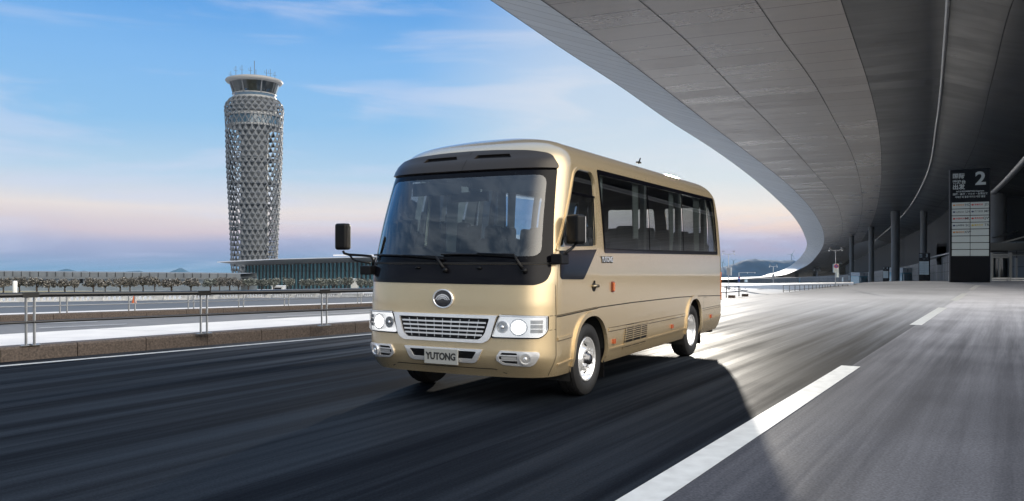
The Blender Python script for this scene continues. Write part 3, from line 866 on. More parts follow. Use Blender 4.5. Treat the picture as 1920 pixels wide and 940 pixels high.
# ------------------------------------------------------------------ the sweeping canopy
KC = 13.1 * FPX
def c_depth(y, k=1.0):
    if y <= 440: return KC * k / (525.2 - y)
    return KC * k / 85.2 + (y - 440) * 3.0 * k
def c_y(d, k=1.0):
    d1 = KC * k / 85.2
    return 525.2 - KC * k / d if d <= d1 else 440 + (d - d1) / (3.0 * k)
CURV = {
 'outer': [(-260, 540), (-120, 738), (0, 920), (95, 1060), (160, 1160), (230, 1260), (280, 1338), (325, 1400), (370, 1453), (410, 1491), (440, 1508), (458, 1513), (480, 1503), (491, 1492), (501, 1478), (510.5, 1457), (515, 1437), (521.6, 1354), (523.5, 1240)],
 'inner': [(-260, 630), (-120, 838), (0, 1015), (95, 1150), (170, 1250), (240, 1340), (300, 1420), (350, 1482), (405, 1530), (435, 1544), (455, 1545), (481, 1531), (498, 1513), (513, 1478), (517.5, 1464), (522.5, 1400), (525, 1354), (527, 1240)],
 'L1': [(-260, 860), (-120, 1050), (0, 1198), (73, 1283), (169, 1379), (254, 1464), (316, 1520), (361, 1558), (400, 1576), (440, 1578), (468, 1564), (500, 1532), (516, 1490), (523, 1420), (527, 1250)],
 'L2': [(-260, 1210), (-120, 1330), (0, 1416), (79, 1470), (147, 1520), (226, 1565), (293, 1599), (338, 1612), (395, 1616), (434, 1606), (474, 1582), (503, 1550), (517, 1508), (523.5, 1440), (527.5, 1260)],
 'L3': [(-260, 1480), (-120, 1540), (0, 1577), (85, 1605), (152, 1627), (230, 1646), (300, 1653), (360, 1650), (420, 1634), (470, 1602), (503, 1566), (517, 1520), (524, 1450), (528, 1270)],
 'A1': [(-260, 1790), (-120, 1784), (0, 1777), (85, 1771), (226, 1757), (333, 1735), (406, 1690), (457, 1633), (496, 1588), (514, 1540), (524, 1465), (528.3, 1280)],
 'L4': [(-260, 2040), (-120, 1960), (0, 1900), (150, 1860), (290, 1820), (380, 1765), (440, 1695), (488, 1618), (513, 1555), (524.5, 1475), (528.6, 1285)],
 'A2': [(-260, 2400), (0, 2120), (150, 2020), (299, 1920), (361, 1859), (417, 1780), (451, 1715), (492, 1640), (514, 1570), (525, 1485), (529, 1290)],
 'A3': [(-260, 3100), (0, 2620), (200, 2330), (350, 2080), (430, 1900), (476, 1777), (497, 1672), (515, 1590), (525.5, 1495), (529, 1295)],
 'end': [(-260, 5200), (0, 4300), (200, 3600), (350, 2950), (430, 2450), (476, 2060), (500, 1840), (516, 1660), (526, 1520), (529.5, 1310)],
}
KK = {'outer': 1.13, 'L4': .93, 'A2': .85, 'A3': .68, 'end': .55}
def cpt(name, d):
    k = KK.get(name, 1.0); dd = d * (k if name == 'outer' else 1)
    y = c_y(dd, k) if k >= 1 else max(c_y(dd), 525.2 - KC * k / dd)
    px = smooth_interp(CURV[name], y)
    return Vector(((px - CX) / FPX * dd, dd, CAMH - (y - YH) / FPX * dd))
rowsd = [27.5]
while rowsd[-1] < 490: rowsd.append(rowsd[-1] * 1.028 + .1)
cano = empty('canopy', (40, 60, 0)); CO = Vector(cano.location)
def canopy_mat(name, col, rough, metal, pitch, sub, streak=.14):
    m = bpy.data.materials.new(name); m.use_nodes = True; t = m.node_tree; b = t.nodes['Principled BSDF']
    uv = N(t, 'ShaderNodeUVMap'); sp = N(t, 'ShaderNodeSeparateXYZ'); L(t, uv.outputs[0], sp.inputs[0])
    # seams across every `pitch` metres, staggered from bay to bay
    cell = fmath(t, 'FLOOR', fmath(t, 'MULTIPLY', sp.outputs['X'], sub))
    st_ = fmath(t, 'MULTIPLY', fmath(t, 'MODULO', cell, 2.0), .5)
    v = fmath(t, 'ADD', fmath(t, 'DIVIDE', sp.outputs['Y'], pitch), st_)
    fv = fmath(t, 'ABSOLUTE', fmath(t, 'SUBTRACT', fmath(t, 'FRACT', v), .5))
    ln = fmath(t, 'GREATER_THAN', fv, .5 - .024 / pitch)
    pid = fmath(t, 'FLOOR', v)
    wn = N(t, 'ShaderNodeTexWhiteNoise'); wn.noise_dimensions = '2D'; cb = N(t, 'ShaderNodeCombineXYZ'); L(t, pid, cb.inputs[0]); L(t, cell, cb.inputs[1]); L(t, cb.outputs[0], wn.inputs['Vector'])
    n = N(t, 'ShaderNodeTexNoise'); n.inputs['Scale'].default_value = 1.0; n.inputs['Detail'].default_value = 5
    mp = N(t, 'ShaderNodeMapping'); mp.inputs['Scale'].default_value = (1.3, .9, 1); L(t, uv.outputs[0], mp.inputs['Vector']); L(t, mp.outputs[0], n.inputs['Vector'])
    k = fmath(t, 'ADD', maprange(t, wn.outputs['Value'], 0, 1, .93, 1.07, False), maprange(t, n.outputs['Fac'], .3, .7, -streak, streak, False))
    sc = vmath(t, 'SCALE', col); L(t, k, sc.inputs['Scale'])
    L(t, mixc(t, ln, sc.outputs[0], (.02, .02, .02)), b.inputs['Base Color'])
    b.inputs['Metallic'].default_value = metal
    L(t, fmath(t, 'ADD', maprange(t, wn.outputs['Value'], 0, 1, rough - .05, rough + .05, False), maprange(t, n.outputs['Fac'], .3, .7, -.05, .05, False)), b.inputs['Roughness'])
    return m
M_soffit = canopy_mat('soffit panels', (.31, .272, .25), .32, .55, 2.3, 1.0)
M_soffit_shade = canopy_mat('shaded inner soffit panels', (.065, .063, .063), .36, .5, 2.3, 1.0)  # darker copy of the soffit panels, canopy shade put into the colour
M_fascia = canopy_mat('fascia panels', (.62, .64, .66), .6, .1, 1.7, 1.0, .05)
def soffit_part(names, nm, m, sub=8, bulge=0.):
    b = MB(); uvs = []; cols_ = []
    for d in rowsd:
        pts = [cpt(n_, d) for n_ in names]
        line = []
        for j in range(len(pts) - 1):
            for k in range(sub):
                t = k / sub; p = pts[j].lerp(pts[j+1], t); p.z -= bulge * math.sin(t * math.pi)
                line.append((p, j + t))
        line.append((pts[-1], len(pts) - 1))
        cols_.append(line)
    w = len(cols_[0])
    for line in cols_:
        for p, u in line:
            b.v.append(tuple(p - CO)); uvs.append((u * .9999 + 1e-4, .92 * p.y + .39 * p.x))
    for i in range(len(cols_) - 1):
        for j in range(w - 1): b.f.append((i*w+j, i*w+j+1, (i+1)*w+j+1, (i+1)*w+j))
    o = b.build(nm, m, cano, smooth=True)
    me = o.data; ul = me.uv_layers.new(name='UVMap')
    for lp in me.loops: ul.data[lp.index].uv = uvs[lp.vertex_index]
    return o
soffit_part(['outer', 'inner'], 'fascia', M_fascia, 4)
M_soffit_deep_shade = canopy_mat('shaded deep soffit panels', (.022, .022, .023), .5, .3, 2.3, 1.0)  # darkest copy, shade deep under the canopy put into the colour
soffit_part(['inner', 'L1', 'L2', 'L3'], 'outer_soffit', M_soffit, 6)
soffit_part(['L3', 'A1', 'L4', 'A2'], 'inner_soffit', M_soffit_shade, 6)
soffit_part(['A2', 'A3', 'end'], 'deep_soffit', M_soffit_deep_shade, 6)
# roof skin above
rb = MB()
for d in rowsd:
    o_ = cpt('outer', d) - CO; e = cpt('end', d) - CO; i_ = cpt('L2', d) - CO
    kz = 5 * (1 - sstep(110, 300, d)) + .12
    rb.v += [tuple(o_ + Vector((0, 0, .02))), tuple(o_ + Vector((.25, .1, .04 + .08 * kz))), tuple(i_ + Vector((0, 0, kz))), tuple(e + Vector((0, 0, kz)))]
for i in range(len(rowsd) - 1):
    for j in range(3): rb.f.append((i*4+j, (i+1)*4+j, (i+1)*4+j+1, i*4+j+1))
rb.build('roof_skin', M_fascia if False else mat('roof sheet', (.4, .41, .42), .5, .3), cano, smooth=True)
M_trim = mat('trim metal', (.34, .34, .34), .35, .4)
M_joint = mat('dark joint', (.02, .02, .02), .6)
for nm, w, h, m, part in (('A1', .10, .12, M_trim, 'trim_rail'), ('A2', .30, .30, M_trim, 'trim_rail'), ('A3', .30, .30, M_trim, 'trim_rail')):
    b = MB(); pts = [cpt(nm, d) - CO + Vector((0, 0, -.10)) for d in rowsd]
    for i, p in enumerate(pts):
        d = (pts[min(i+1, len(pts)-1)] - pts[max(i-1, 0)]).normalized(); s_ = d.cross(Vector((0, 0, 1))).normalized()
        b.v += [tuple(p - s_*w), tuple(p - s_*w*.6 - Vector((0, 0, h))), tuple(p + s_*w*.6 - Vector((0, 0, h))), tuple(p + s_*w)]
    for i in range(len(pts) - 1):
        for j in range(3): b.f.append((i*4+j, i*4+j+1, (i+1)*4+j+1, (i+1)*4+j))
    b.build(part, m, cano, smooth=True)
for nm in ('outer', 'inner', 'L1', 'L2', 'L3', 'L4'):
    b = MB(); pts = [cpt(nm, d) - CO + Vector((0, 0, -.015)) for d in rowsd]
    for i, p in enumerate(pts):
        d = (pts[min(i+1, len(pts)-1)] - pts[max(i-1, 0)]).normalized(); s_ = d.cross(Vector((0, 0, 1))).normalized(); w = .022
        b.v += [tuple(p - s_*w), tuple(p + s_*w)]
    b.f = [(2*i, 2*i+1, 2*i+3, 2*i+2) for i in range(len(pts)-1)]
    b.build('joint', M_joint, cano)
tag(cano, 'huge curving metal canopy with panelled soffit sweeping over the road', 'canopy')
def soffit_z(px, d):                     # height of the soffit at a column and distance
    return CAMH - (c_y(d) - YH) / FPX * d
# columns carrying it
M_col = mat('column grey', (.17, .173, .177), .5, .1, noise=(.5, .1))
cols_ = [(1871, 104, .95), (1960, 120, 1.0), (1832, 128, .7), (1732, 150, .55), (1679, 158, .75), (1634, 205, .62), (1597, 245, .6), (1528, 315, .75), (1494, 355, .75), (1466, 392, .75), (1437, 425, .75), (1411, 455, .75), (1386, 480, .7)]
wh = ['beside the second pylon sign right edge', 'at the right edge of the photo', 'behind the largest pylon sign', 'behind the sign numbered 3', 'standing free between the signs numbered 3 and 4', 'left of the sign numbered 4', 'beside the sign numbered 5',
      'left of the no parking sign', 'above the far fence', 'second from the far bend', 'third before the far bend end', 'next to last under the far canopy tail', 'last under the far canopy tail']
for i, (px, d, r) in enumerate(cols_):
    if px < 1560:
        y = 470
        while smooth_interp(CURV['L2'], y) > px and y < 527: y += .25
        d = c_depth(y); r = .9
    g = gd(px, d); zt = soffit_z(px, d) - g.z + .5
    M2 = MB().lathe([(r, -1), (r, zt * .8), (r * 1.15, zt)], 24)
    o = M2.build('canopy_column', M_col, smooth=True); o.location = tuple(g)
    tag(o, 'grey round column under the canopy, ' + wh[i], 'column', 'columns under the canopy')

# ------------------------------------------------------------------ departures building under the canopy
M_clad = mat('grey cladding', (.10, .11, .118), .45, .3, noise=(.3, .1))
M_dglass = mat('dark glass', (.012, .022, .028), .06, 0, 1.)
M_frame = mat('steel frame', (.20, .215, .225), .4, .5)
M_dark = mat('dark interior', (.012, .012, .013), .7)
M_lit = mat('lit window', (.5, .6, .65), .4, emit=(.75, .9, 1.), es=.5)
dep = empty('departures_hall', tuple(gd(1860, 88))); DO = Vector(dep.location)
path = [(2150, 72), (1960, 82), (1856, 88), (1783, 128), (1742, 165), (1700, 205), (1640, 262), (1580, 330), (1500, 415), (1400, 485), (1300, 540), (1200, 580)]
TOPY = [(1200, 525), (1300, 524.5), (1400, 523.2), (1500, 520.5), (1580, 516), (1640, 509), (1700, 499.5)]
def hh_(px, d): return 4.15 if px > 1700 else P(px, interp(TOPY, px), d).z - gd(px, d).z
def dpt(px, d, z): g = gd(px, d); return (g.x - DO.x, g.y - DO.y, g.z - DO.z + z)
wb = MB(); jb = MB(); back_ = MB()
for (p0, d0), (p1, d1) in zip(path, path[1:]):
    for h0, B in ((-1, wb),):
        a, c = dpt(p0, d0, hh_(p0, d0)), dpt(p1, d1, hh_(p1, d1)); B.quad(dpt(p0, d0, h0), dpt(p1, d1, h0), c, a)
        wb.quad(a, c, (c[0] + 8, c[1] + 14, c[2]), (a[0] + 8, a[1] + 14, a[2]))
    a, c = dpt(p0, d0, 0), dpt(p1, d1, 0); L_ = math.hypot(a[0]-c[0], a[1]-c[1]); k = max(1, int(L_ / 2.4))
    for i in range(k):
        t = i / k; x, y, z = [a[q] + (c[q]-a[q])*t for q in range(3)]
        jb.box(x-.03, x+.03, y-.04, y+.02, z, z+min(4.1, hh_(p1, d1)))
    for hh in (1.55, 3.0):
        n_ = Vector((c[0]-a[0], c[1]-a[1], 0)).normalized(); jb.bar((a[0], a[1]-.02, a[2]+hh), (c[0], c[1]-.02, c[2]+hh), .06, .05)
    if p1 < 1570: continue
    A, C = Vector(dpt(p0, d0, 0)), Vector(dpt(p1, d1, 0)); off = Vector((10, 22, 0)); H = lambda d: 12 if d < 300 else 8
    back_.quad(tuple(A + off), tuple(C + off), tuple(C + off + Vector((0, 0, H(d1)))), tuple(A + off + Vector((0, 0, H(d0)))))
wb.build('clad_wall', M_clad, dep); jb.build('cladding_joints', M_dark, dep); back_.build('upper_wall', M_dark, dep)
# stretches of glazing along the far part, with mullions and a few lit panes
gl2, ml, lit = MB(), MB(), MB(); rnd = random.Random(5)
for (pa, pb_) in ((1706, 1729), (1655, 1672), (1576, 1606), (1500, 1574), (1425, 1498), (1300, 1422)):
    px = pb_
    while px > pa:
        d = interp(sorted([(p, -q) for p, q in path]), px) * -1; s_ = (d / FPX) * 2.0
        x0, y0, z0 = dpt(px, d - .25, .2); d2 = -interp(sorted([(p, -q) for p, q in path]), px - 2.6); x1, y1, z1 = dpt(px - 2.6, d2 - .25, .2)
        HG = min(3.3, hh_(px, d) - .5)
        (lit if rnd.random() < .4 else gl2).quad((x0, y0, z0), (x1, y1, z1), (x1, y1, z1 + HG), (x0, y0, z0 + HG))
        ml.bar((x0, y0 - .1, z0), (x0, y0 - .1, z0 + HG + .1), .14 + d*.0006, .12); ml.bar((x0, y0-.1, z0+1.8), (x1, y1-.1, z1+1.8), .1, .1 + d*.0004)
        px -= 2.6
gl2.build('glazing', M_tglass, dep); ml.build('mullions', M_frame, dep); lit.build('lit_glazing', M_lit, dep)
# the porch with doors beside the big sign
def FR(px, py, d): return tuple(P(px, py, d) - DO)
d_ = 82
fb = MB()
for (px0, px1) in ((1856.5, 1861), (1891, 1896.5), (1903.5, 1906.5), (1935, 1940)):
    a, c = P(px0, 530, d_) - DO, P(px1, 474, d_) - DO; top_ = 474 if px0 != 1903.5 else 484
    c = P(px1, top_, d_) - DO; fb.box(a.x, c.x, a.y - .12, a.y + .12, a.z - 1, c.z)
for (py0, py1, px0, px1) in ((476.5, 479.5, 1857, 1960), (481, 484, 1861, 1891), (520, 523.5, 1861, 1891), (476.5, 478, 1896, 1960)):
    a, c = P(px0, py1, d_) - DO, P(px1, py0, d_) - DO; fb.box(a.x, c.x, a.y - .10, a.y + .10, a.z, c.z)
a, c = P(1872, 523, d_) - DO, P(1875, 481, d_) - DO; fb.box(a.x, c.x, a.y - .05, a.y + .06, a.z, c.z)
fb.build('porch_frame', M_frame, dep)
a, c = P(1861, 521, d_ + .4) - DO, P(1891, 481, d_ + .4) - DO
MB().box(a.x, c.x, a.y, a.y + .05, a.z, c.z).build('door_glass', M_dglass, dep)
a, c = P(1856, 473.5, d_ + 1) - DO, P(1889.5, 470, d_+1) - DO; MB().box(a.x, c.x, a.y, a.y + .3, a.z, c.z).build('shadow_gap', M_dark, dep)
a, c = P(1854, 470, d_ + .6) - DO, P(1960, 455.5, d_ + .6) - DO
MB().box(a.x, c.x, a.y, a.y + 5, a.z, c.z).build('porch_canopy', M_clad, dep)
# low luggage trolley rail by the doors
tb = MB()
for px in range(1862, 1935, 3):
    if 1888 < px < 1897: continue
    for py in (522.5, 526.5):
        a = P(px, py, 74) - DO; tb.box(a.x - .03, a.x + .05, a.y, a.y + .1, a.z - .06, a.z + .04)
for py in (521.8, 525.5, 529): 
    a, c = P(1861, py, 74) - DO, P(1940, py, 74) - DO; tb.bar(tuple(a), tuple(c), .04, .04)
tb.build('rail_grille', M_steel, dep)
# roof louvres and beams in the dark upper part
lv = MB()
for k in range(7):
    lv.bar(tuple(P(1858 + k*5, 447 - k*.2, 96 + k*2) - DO), tuple(P(1900 + k*8, 434.5 - k, 100 + k*2) - DO), .12, .06)
lv.build('louvre', M_frame, dep)
MB().bar(tuple(P(1880, 455, 92) - DO), tuple(P(1960, 434, 92) - DO), .14, .14).build('handrail_beam', M_frame, dep)
MB().bar(tuple(P(1739, 484.5, 150) - DO), tuple(P(1783, 474.5, 128) - DO), .25, .2).build('roof_beam', M_frame, dep)
bz = MB()
for k in range(16):
    bz.box(-.9, .9, 0, .1, 0, 2.0 * rnd.uniform(.5, 1), Matrix.Translation(P(1766 + (k % 5) * 4.2, 497 - (k // 5) * 7.4, 142) - DO))
bz.build('upper_windows', mat('upper window', (.30, .28, .27), .4), dep)
tag(dep, 'long grey clad departures hall with doors and glazing under the canopy', 'building')
# white entrance boxes
for px, py0, py1, w, d, lab in ((1702, 502.5, 527, 18, 170, 'white fronted entrance porch with barrier bars left of the sign numbered 3'), (1620, 511.5, 530, 15.5, 225, 'white fronted entrance porch left of the sign numbered 4')):
    r = empty('entrance_porch', tuple(gd(px, d))); O2 = Vector(r.location)
    a, c = P(px - w/2, py0 + (py1-py0)*.36, d) - O2, P(px + w/2, py0, d) - O2
    MB().box(a.x, c.x, 0, 6, a.z, c.z).build('fascia', M_concrete, r)
    MB().box(a.x, c.x, .4, 6, -.5, a.z).build('glass_box', M_tglass, r)
    for k in range(6):
        x = a.x + (c.x - a.x) * (k + .5) / 6; MB().box(x - .06, x + .06, -.2, .0, -.3, a.z * .9).build('barrier_bar', M_steel, r)
    text('1', (c.z - a.z) * .8, M_blk, r, Matrix.Translation(((a.x + c.x)/2, -.03, a.z + (c.z-a.z)*.22)) @ Matrix.Rotation(R_(90), 4, 'X'), align='CENTER', bold=.02)
    tag(r, lab, 'porch')

# ------------------------------------------------------------------ pylon signs
M_sblk = mat('sign black', (.003, .004, .007), .2, 0, -.12)
M_sgrey = mat('sign lettering', (.42, .47, .49), .5)
M_spanel = mat('sign panel', (.50, .56, .56), .4)
M_sfr = mat('sign edge', (.12, .12, .13), .35, .6)
M_tx = mat('dark lettering', (.04, .05, .055), .6)
ink = {'orange': (.55, .25, .06), 'red': (.45, .03, .03), 'navy': (.03, .05, .12), 'yellow': (.55, .42, .05)}
ROWS = [(('orange', '吉祥航空', 'HO'), ('red', '首都航空', 'JD')), (('navy', 'Lufthansa', 'LH'), ('navy', '厦门航空', 'MF')), (('red', '中国东方航空', 'MU'), ('red', '青岛航空', 'QW')),
        (('navy', '山东航空', 'SC'), ('yellow', '酷航航空', 'TR')), (('orange', '酷鸟航空', 'XW'), None), (None, None), (None, None), (None, None)]
def pylon(px0, px1, yb, yt0, yt1, d0, d1, num, lines, label, detail=True, rows_=ROWS):
    a, c = P(px0, yb, d0), P(px1, yb, d1); r = empty('pylon_sign', (a.x, a.y, a.z), math.atan2(c.y - a.y, c.x - a.x))
    w = math.hypot(c.x - a.x, c.y - a.y); h = (CAMH - (yt0 - YH) / FPX * d0) - a.z
    MB().box(0, w, 0, w * .09, -1.0, h).build('body', M_sblk, r, bevel=.01 * w)
    MB().box(-.03*w, 0.0, .02, w * .09 - .02, -1.0, h * 1.004).build('edge_trim', M_sfr, r)
    F_ = lambda u, v: Matrix.Translation((u * w, -.004, v * h)) @ Matrix.Rotation(R_(90), 4, 'X')
    text(num, .158 * h, M_sgrey, r, F_(.76, .862), 'number', align='CENTER', bold=.028, stretch=1.05)
    ls = .048 * h if len(lines) == 3 else .06 * h
    for k, s_ in enumerate(lines):
        text(s_, ls * (1 if len(s_) < 3 else .72), M_sgrey, r, F_(.06, (.925 if len(lines) == 3 else .915) - k * (.048 if len(lines) == 3 else .07)), 'lettering', bold=.03)
    if detail:
        text("Int'l & HKG/MFM/TWN Departure", .0165*h, M_sgrey, r, F_(.5, .80), 'lettering', align='CENTER', bold=.04, stretch=.9)
        text('国際・香港・マカオ・台湾出発', .0195*h, M_sgrey, r, F_(.5, .775), 'lettering', align='CENTER', bold=.02, stretch=.98)
        text('국제선 및 홍콩·마카오·대만 출발', .0195*h, M_sgrey, r, F_(.5, .750), 'lettering', align='CENTER', bold=.02, stretch=.9)
    else:
        text('Departure', .022*h, M_sgrey, r, F_(.5, .79), 'lettering', align='CENTER', bold=.04)
    top_, bot_ = .715, .238; n = len(rows_); rh = (top_ - bot_) / n
    for i in range(n):
        for j in range(2):
            u0, u1 = (.045, .495) if j == 0 else (.51, .965); v1 = top_ - i * rh - .006; v0 = top_ - (i + 1) * rh
            f = MB().box(u0*w, u1*w, -.02, 0, v0*h, v1*h).build('airline_panel', M_spanel, r)
            e = rows_[i][j]
            if e:
                Gm = lambda u, v: Matrix.Translation((u * w, -.023, v * h)) @ Matrix.Rotation(R_(90), 4, 'X')
                text(e[2], .030*h, M_tx, f, Gm(u0 + .40, v0 + rh*.36), 'airline_code', align='CENTER', bold=.01)
                if detail:
                    mi = mat('ink ' + e[0], ink[e[0]], .6)
                    MB().lathe([(0, 0), (.030*w, 0), (.030*w, .004), (0, .004)], 14, Matrix.Translation(((u0 + .055)*w, -.022, (v0 + rh*.5)*h)) @ Matrix.Rotation(R_(90), 4, 'X') @ Matrix.Diagonal((1.1, .8, 1, 1))).build('airline_mark', mi, f)
                    text(e[1], .0165*h, M_tx if e[0] == 'navy' else mi, f, Gm(u0 + .10, v0 + rh*.42), 'airline_name', bold=.02)
    tag(r, label, 'sign', 'departure pylon signs under the canopy')
    return r
pylon(1781.5, 1857, 530.5, 319, 312, 49.6, 48.5, '2', ['国际', '港澳台', '出发'], 'tallest black departures pylon sign with the large number 2 and airline code panels')
rows3 = [(('', '', 'CA'), ('', '', 'CZ')), (('', '', 'MU'), ('', '', 'HU')), (('', '', '3U'), ('', '', 'SC')), (('', '', 'ZH'), ('', '', 'GS')), (('', '', 'KN'), ('', '', 'MF')), (('', '', '8L'), ('', '', 'QW')), (None, None)]
rows3 = [(None, None)] * 7
pylon(1723, 1742.5, 527.5, 475, 474.5, 138, 136, '3', ['国内', '出发'], 'smaller black pylon sign numbered 3 left of the tallest sign', False, rows3)
pylon(1655.5, 1666, 528, 500.5, 500.2, 200, 198, '4', ['国内', '出发'], 'small distant pylon sign numbered 4 beside the free standing column', False, rows3)
pylon(1591, 1597.5, 531, 511, 510.8, 262, 260, '5', ['国内', '出发'], 'smallest farthest pylon sign numbered 5 beyond the long fence', False, rows3)

# ------------------------------------------------------------------ street furniture at the right
M_pole = mat('pole white', (.50, .51, .53), .45, .2)
def lamp(px, yb, yt, half, label, rise=.06, drop=True):
    g = gp(px, yb); d = g.y; r = empty('street_lamp', tuple(g)); s_ = d / FPX
    h = CAMH - (yt - YH) * s_ - g.z; a = half * s_
    MB().tube([(0, 0, -.3), (0, 0, h)], [.85*s_, .62*s_], 10).build('pole', M_pole, r, smooth=True)
    for sg in (-1, 1):
        MB().tube([(0, 0, h - .5*s_), (sg*a*.5, 0, h), (sg*a, 0, h + a*rise*3)], [.5*s_, .42*s_, .35*s_], 8).build('arm', M_pole, r, smooth=True)
        MB().tube([(sg*a*.86, 0, h + a*rise*2.6), (sg*a*.86, 0, h + a*rise*2.6 + 3.2*s_)], .35*s_, 6).build('bracket', M_pole, r)
        b = MB(); 
        for q in (-1.2, 1.2): b.box(-.9*s_, .9*s_, -.7*s_, .7*s_, -.35*s_, .35*s_, Matrix.Translation((sg*a*.86 + q*s_, -.2*s_, h + a*rise*2.6 + 3.4*s_)) @ Matrix.Rotation(q*.5, 4, 'Y'))
        b.build('flood_light', M_darksteel, r)
        if drop:
            MB().blob((sg*a*.97, 0, h - .8*s_), (1.05*s_, 1.05*s_, 1.25*s_), 12, 8).build('camera_dome', M_white, r, smooth=True)
    tag(r, label, 'street lamp', 'twin armed lamp poles beyond the kerb')
    return r, s_, g
lamp(1366, 543, 476.5, 11.5, 'nearest twin armed lamp pole with a grey board, right beside the rear of the bus')
lamp(1450, 535.5, 499.8, 7.4, 'middle twin armed lamp pole before the green hill')
lamp(1532, 533, 506.8, 5.6, 'small far twin armed lamp pole left of the no parking sign')
lamp(1566.5, 538.5, 469.5, 12.5, 'tallest twin armed lamp pole carrying the no parking sign')
lamp(1574, 534, 496, 3.4, 'small lamp pole partly hidden behind the no parking sign', drop=False)
# boards on the poles: things of their own kind hang on them
def board(px0, px1, y0, y1, ybase, off, m, name, label, cat, th=.12):
    g = gp((px0 + px1)/2, ybase); d = g.y + off; a, c = P(px0, y1, d), P(px1, y0, d)
    r = empty(name, (a.x, a.y, a.z)); MB().box(0, c.x - a.x, -th/2, th/2, 0, c.z - a.z).build('board', m, r, bevel=.01)
    tag(r, label, cat); return r, c.x - a.x, c.z - a.z, d
M_bgrey = mat('board back', (.30, .31, .33), .5)
board(1362.5, 1369.3, 502, 516.5, 543, -.4, M_bgrey, 'notice_board', 'grey board back on the lamp pole next to the bus', 'sign')
board(1370, 1372, 501.5, 517, 543, .3, M_white, 'notice_board', 'narrow white board edge on the lamp pole next to the bus', 'sign')
board(1447.8, 1452, 514, 525, 535.5, -.4, M_bgrey, 'notice_board', 'small grey board on the middle lamp pole before the hill', 'sign')
board(1530, 1534.5, 517.5, 525.5, 533, -.4, M_bgrey, 'notice_board', 'tiny grey board on the small far lamp pole', 'sign')
r, w, h, d = board(1562, 1571.5, 495, 511.5, 538.5, -.5, M_spanel, 'no_parking_sign', 'grey sign plate with a blue no parking disc on the tallest lamp pole', 'sign')
disc = lambda R0, R1, y, m, nm, p: MB().lathe([(R0, -.004), (R1, -.004), (R1, .004), (R0, .004)] if R0 else [(0, -.004), (R1, -.004), (R1, .004), (0, .004)], 28, Matrix.Translation((w*.5, y, h*.74)) @ Matrix.Rotation(R_(90), 4, 'X')).build(nm, m, p)
M_blue = mat('sign blue', (.03, .07, .28), .45); M_red = mat('sign red', (.5, .03, .03), .45)
disc(0, w*.40, -.075, M_blue, 'disc', r); disc(w*.33, w*.43, -.085, M_red, 'ring', r)
MB().box(-w*.035, w*.035, -.004, .004, -w*.36, w*.36, Matrix.Translation((w*.5, -.095, h*.74)) @ Matrix.Rotation(R_(45), 4, 'Y')).build('slash', M_red, r)
for k in range(4): MB().box(w*.15, w*.85, -.075, -.065, h*(.10 + k*.08), h*(.13 + k*.08)).build('text_line', M_bgrey, r)
board(1567.5, 1572, 511.7, 520.5, 538.5, -.3, M_spanel, 'notice_board', 'lower narrow grey plate under the no parking sign', 'sign')
# direction arm pole
g = gp(1385.5, 538); s_ = g.y / FPX; r = empty('gantry_pole', tuple(g)); h = (538 - 511.5) * s_
MB().tube([(0, 0, -.2), (0, 0, h)], .75*s_, 8).build('pole', M_pole, r, smooth=True)
MB().tube([(0, 0, h), (31*s_, 0, h + .4*s_)], .42*s_, 8).build('arm', M_pole, r, smooth=True)
for q in (16, 30): MB().blob((q*s_, 0, h - .5*s_), 1.0*s_).build('camera', M_white, r, smooth=True)
MB().box(-1.8*s_, 1.6*s_, -.2, -.05, h*.35, h*.72).build('dark_board', M_blue, r)
b_ = MB().lathe([(0, 0), (1.2*s_, 0), (1.2*s_, .02), (0, .02)], 16, Matrix.Translation((1.2*s_, -.25, h*.66)) @ Matrix.Rotation(R_(90), 4, 'X')); b_.build('red_disc', M_red, r)
tag(r, 'pole with one long horizontal arm of cameras and a blue board before the hill', 'pole')
# fences at the right
M_fdark = mat('fence metal', (.10, .095, .09), .5, .4)
def post_fence(pts, label, rails, pw=.9, group=None):
    P3 = [gp(px, yb) for px, yb, yt in pts]; r = empty('post_fence', tuple(P3[0])); O2 = P3[0]
    T3 = [Vector((g.x, g.y, CAMH - (yt - YH) / FPX * g.y)) for g, (px, yb, yt) in zip(P3, pts)]
    for g, t in zip(P3, T3):
        w = pw * g.y / FPX; MB().bar(tuple(g - O2), tuple(t - O2), w, w).build('post', M_fdark, r)
    for f in rails:
        b = MB()
        for i in range(len(pts) - 1):
            a, c = P3[i].lerp(T3[i], f) - O2, P3[i+1].lerp(T3[i+1], f) - O2; w = .75 * P3[i].y / FPX; b.bar(tuple(a), tuple(c), w, w)
        b.build('rail', M_fdark, r)
    tag(r, label, 'fence', group)
post_fence([(1468.6, 548.6, 535.3), (1480.2, 548, 535.2), (1490.6, 546.6, 535.1), (1499.6, 545.4, 535), (1508.4, 544.3, 534.8), (1516.5, 543.6, 534.7), (1523.6, 542.6, 534.6), (1530.4, 542, 534.5), (1536.6, 541.3, 534.4), (1542, 540.7, 534.3), (1547, 540, 534.2), (1552, 539.5, 534.1), (1557, 539, 534), (1564, 538.3, 533.9), (1572, 537.6, 533.8), (1580, 537, 533.6), (1590, 536.3, 533.4)],
           'long dark post and rail fence along the white road edge below the no parking sign', (.98, .25))
post_fence([(1330, 562, 536.4), (1345, 560, 536.4), (1361.8, 558.5, 536.2), (1385.6, 556, 536)], 'near dark post fence right behind the rear of the bus', (.98, .42), 1.6)
post_fence([(1421, 543.2, 536.5), (1425.5, 543, 536.4), (1431, 542.4, 536.2), (1437, 541.8, 536), (1443, 541.2, 535.9), (1449, 540.6, 535.7), (1456, 540, 535.5), (1464, 539.2, 535.2)], 'short low fence on a dark kerb in the middle of the bright apron', (.98, .08), .5)
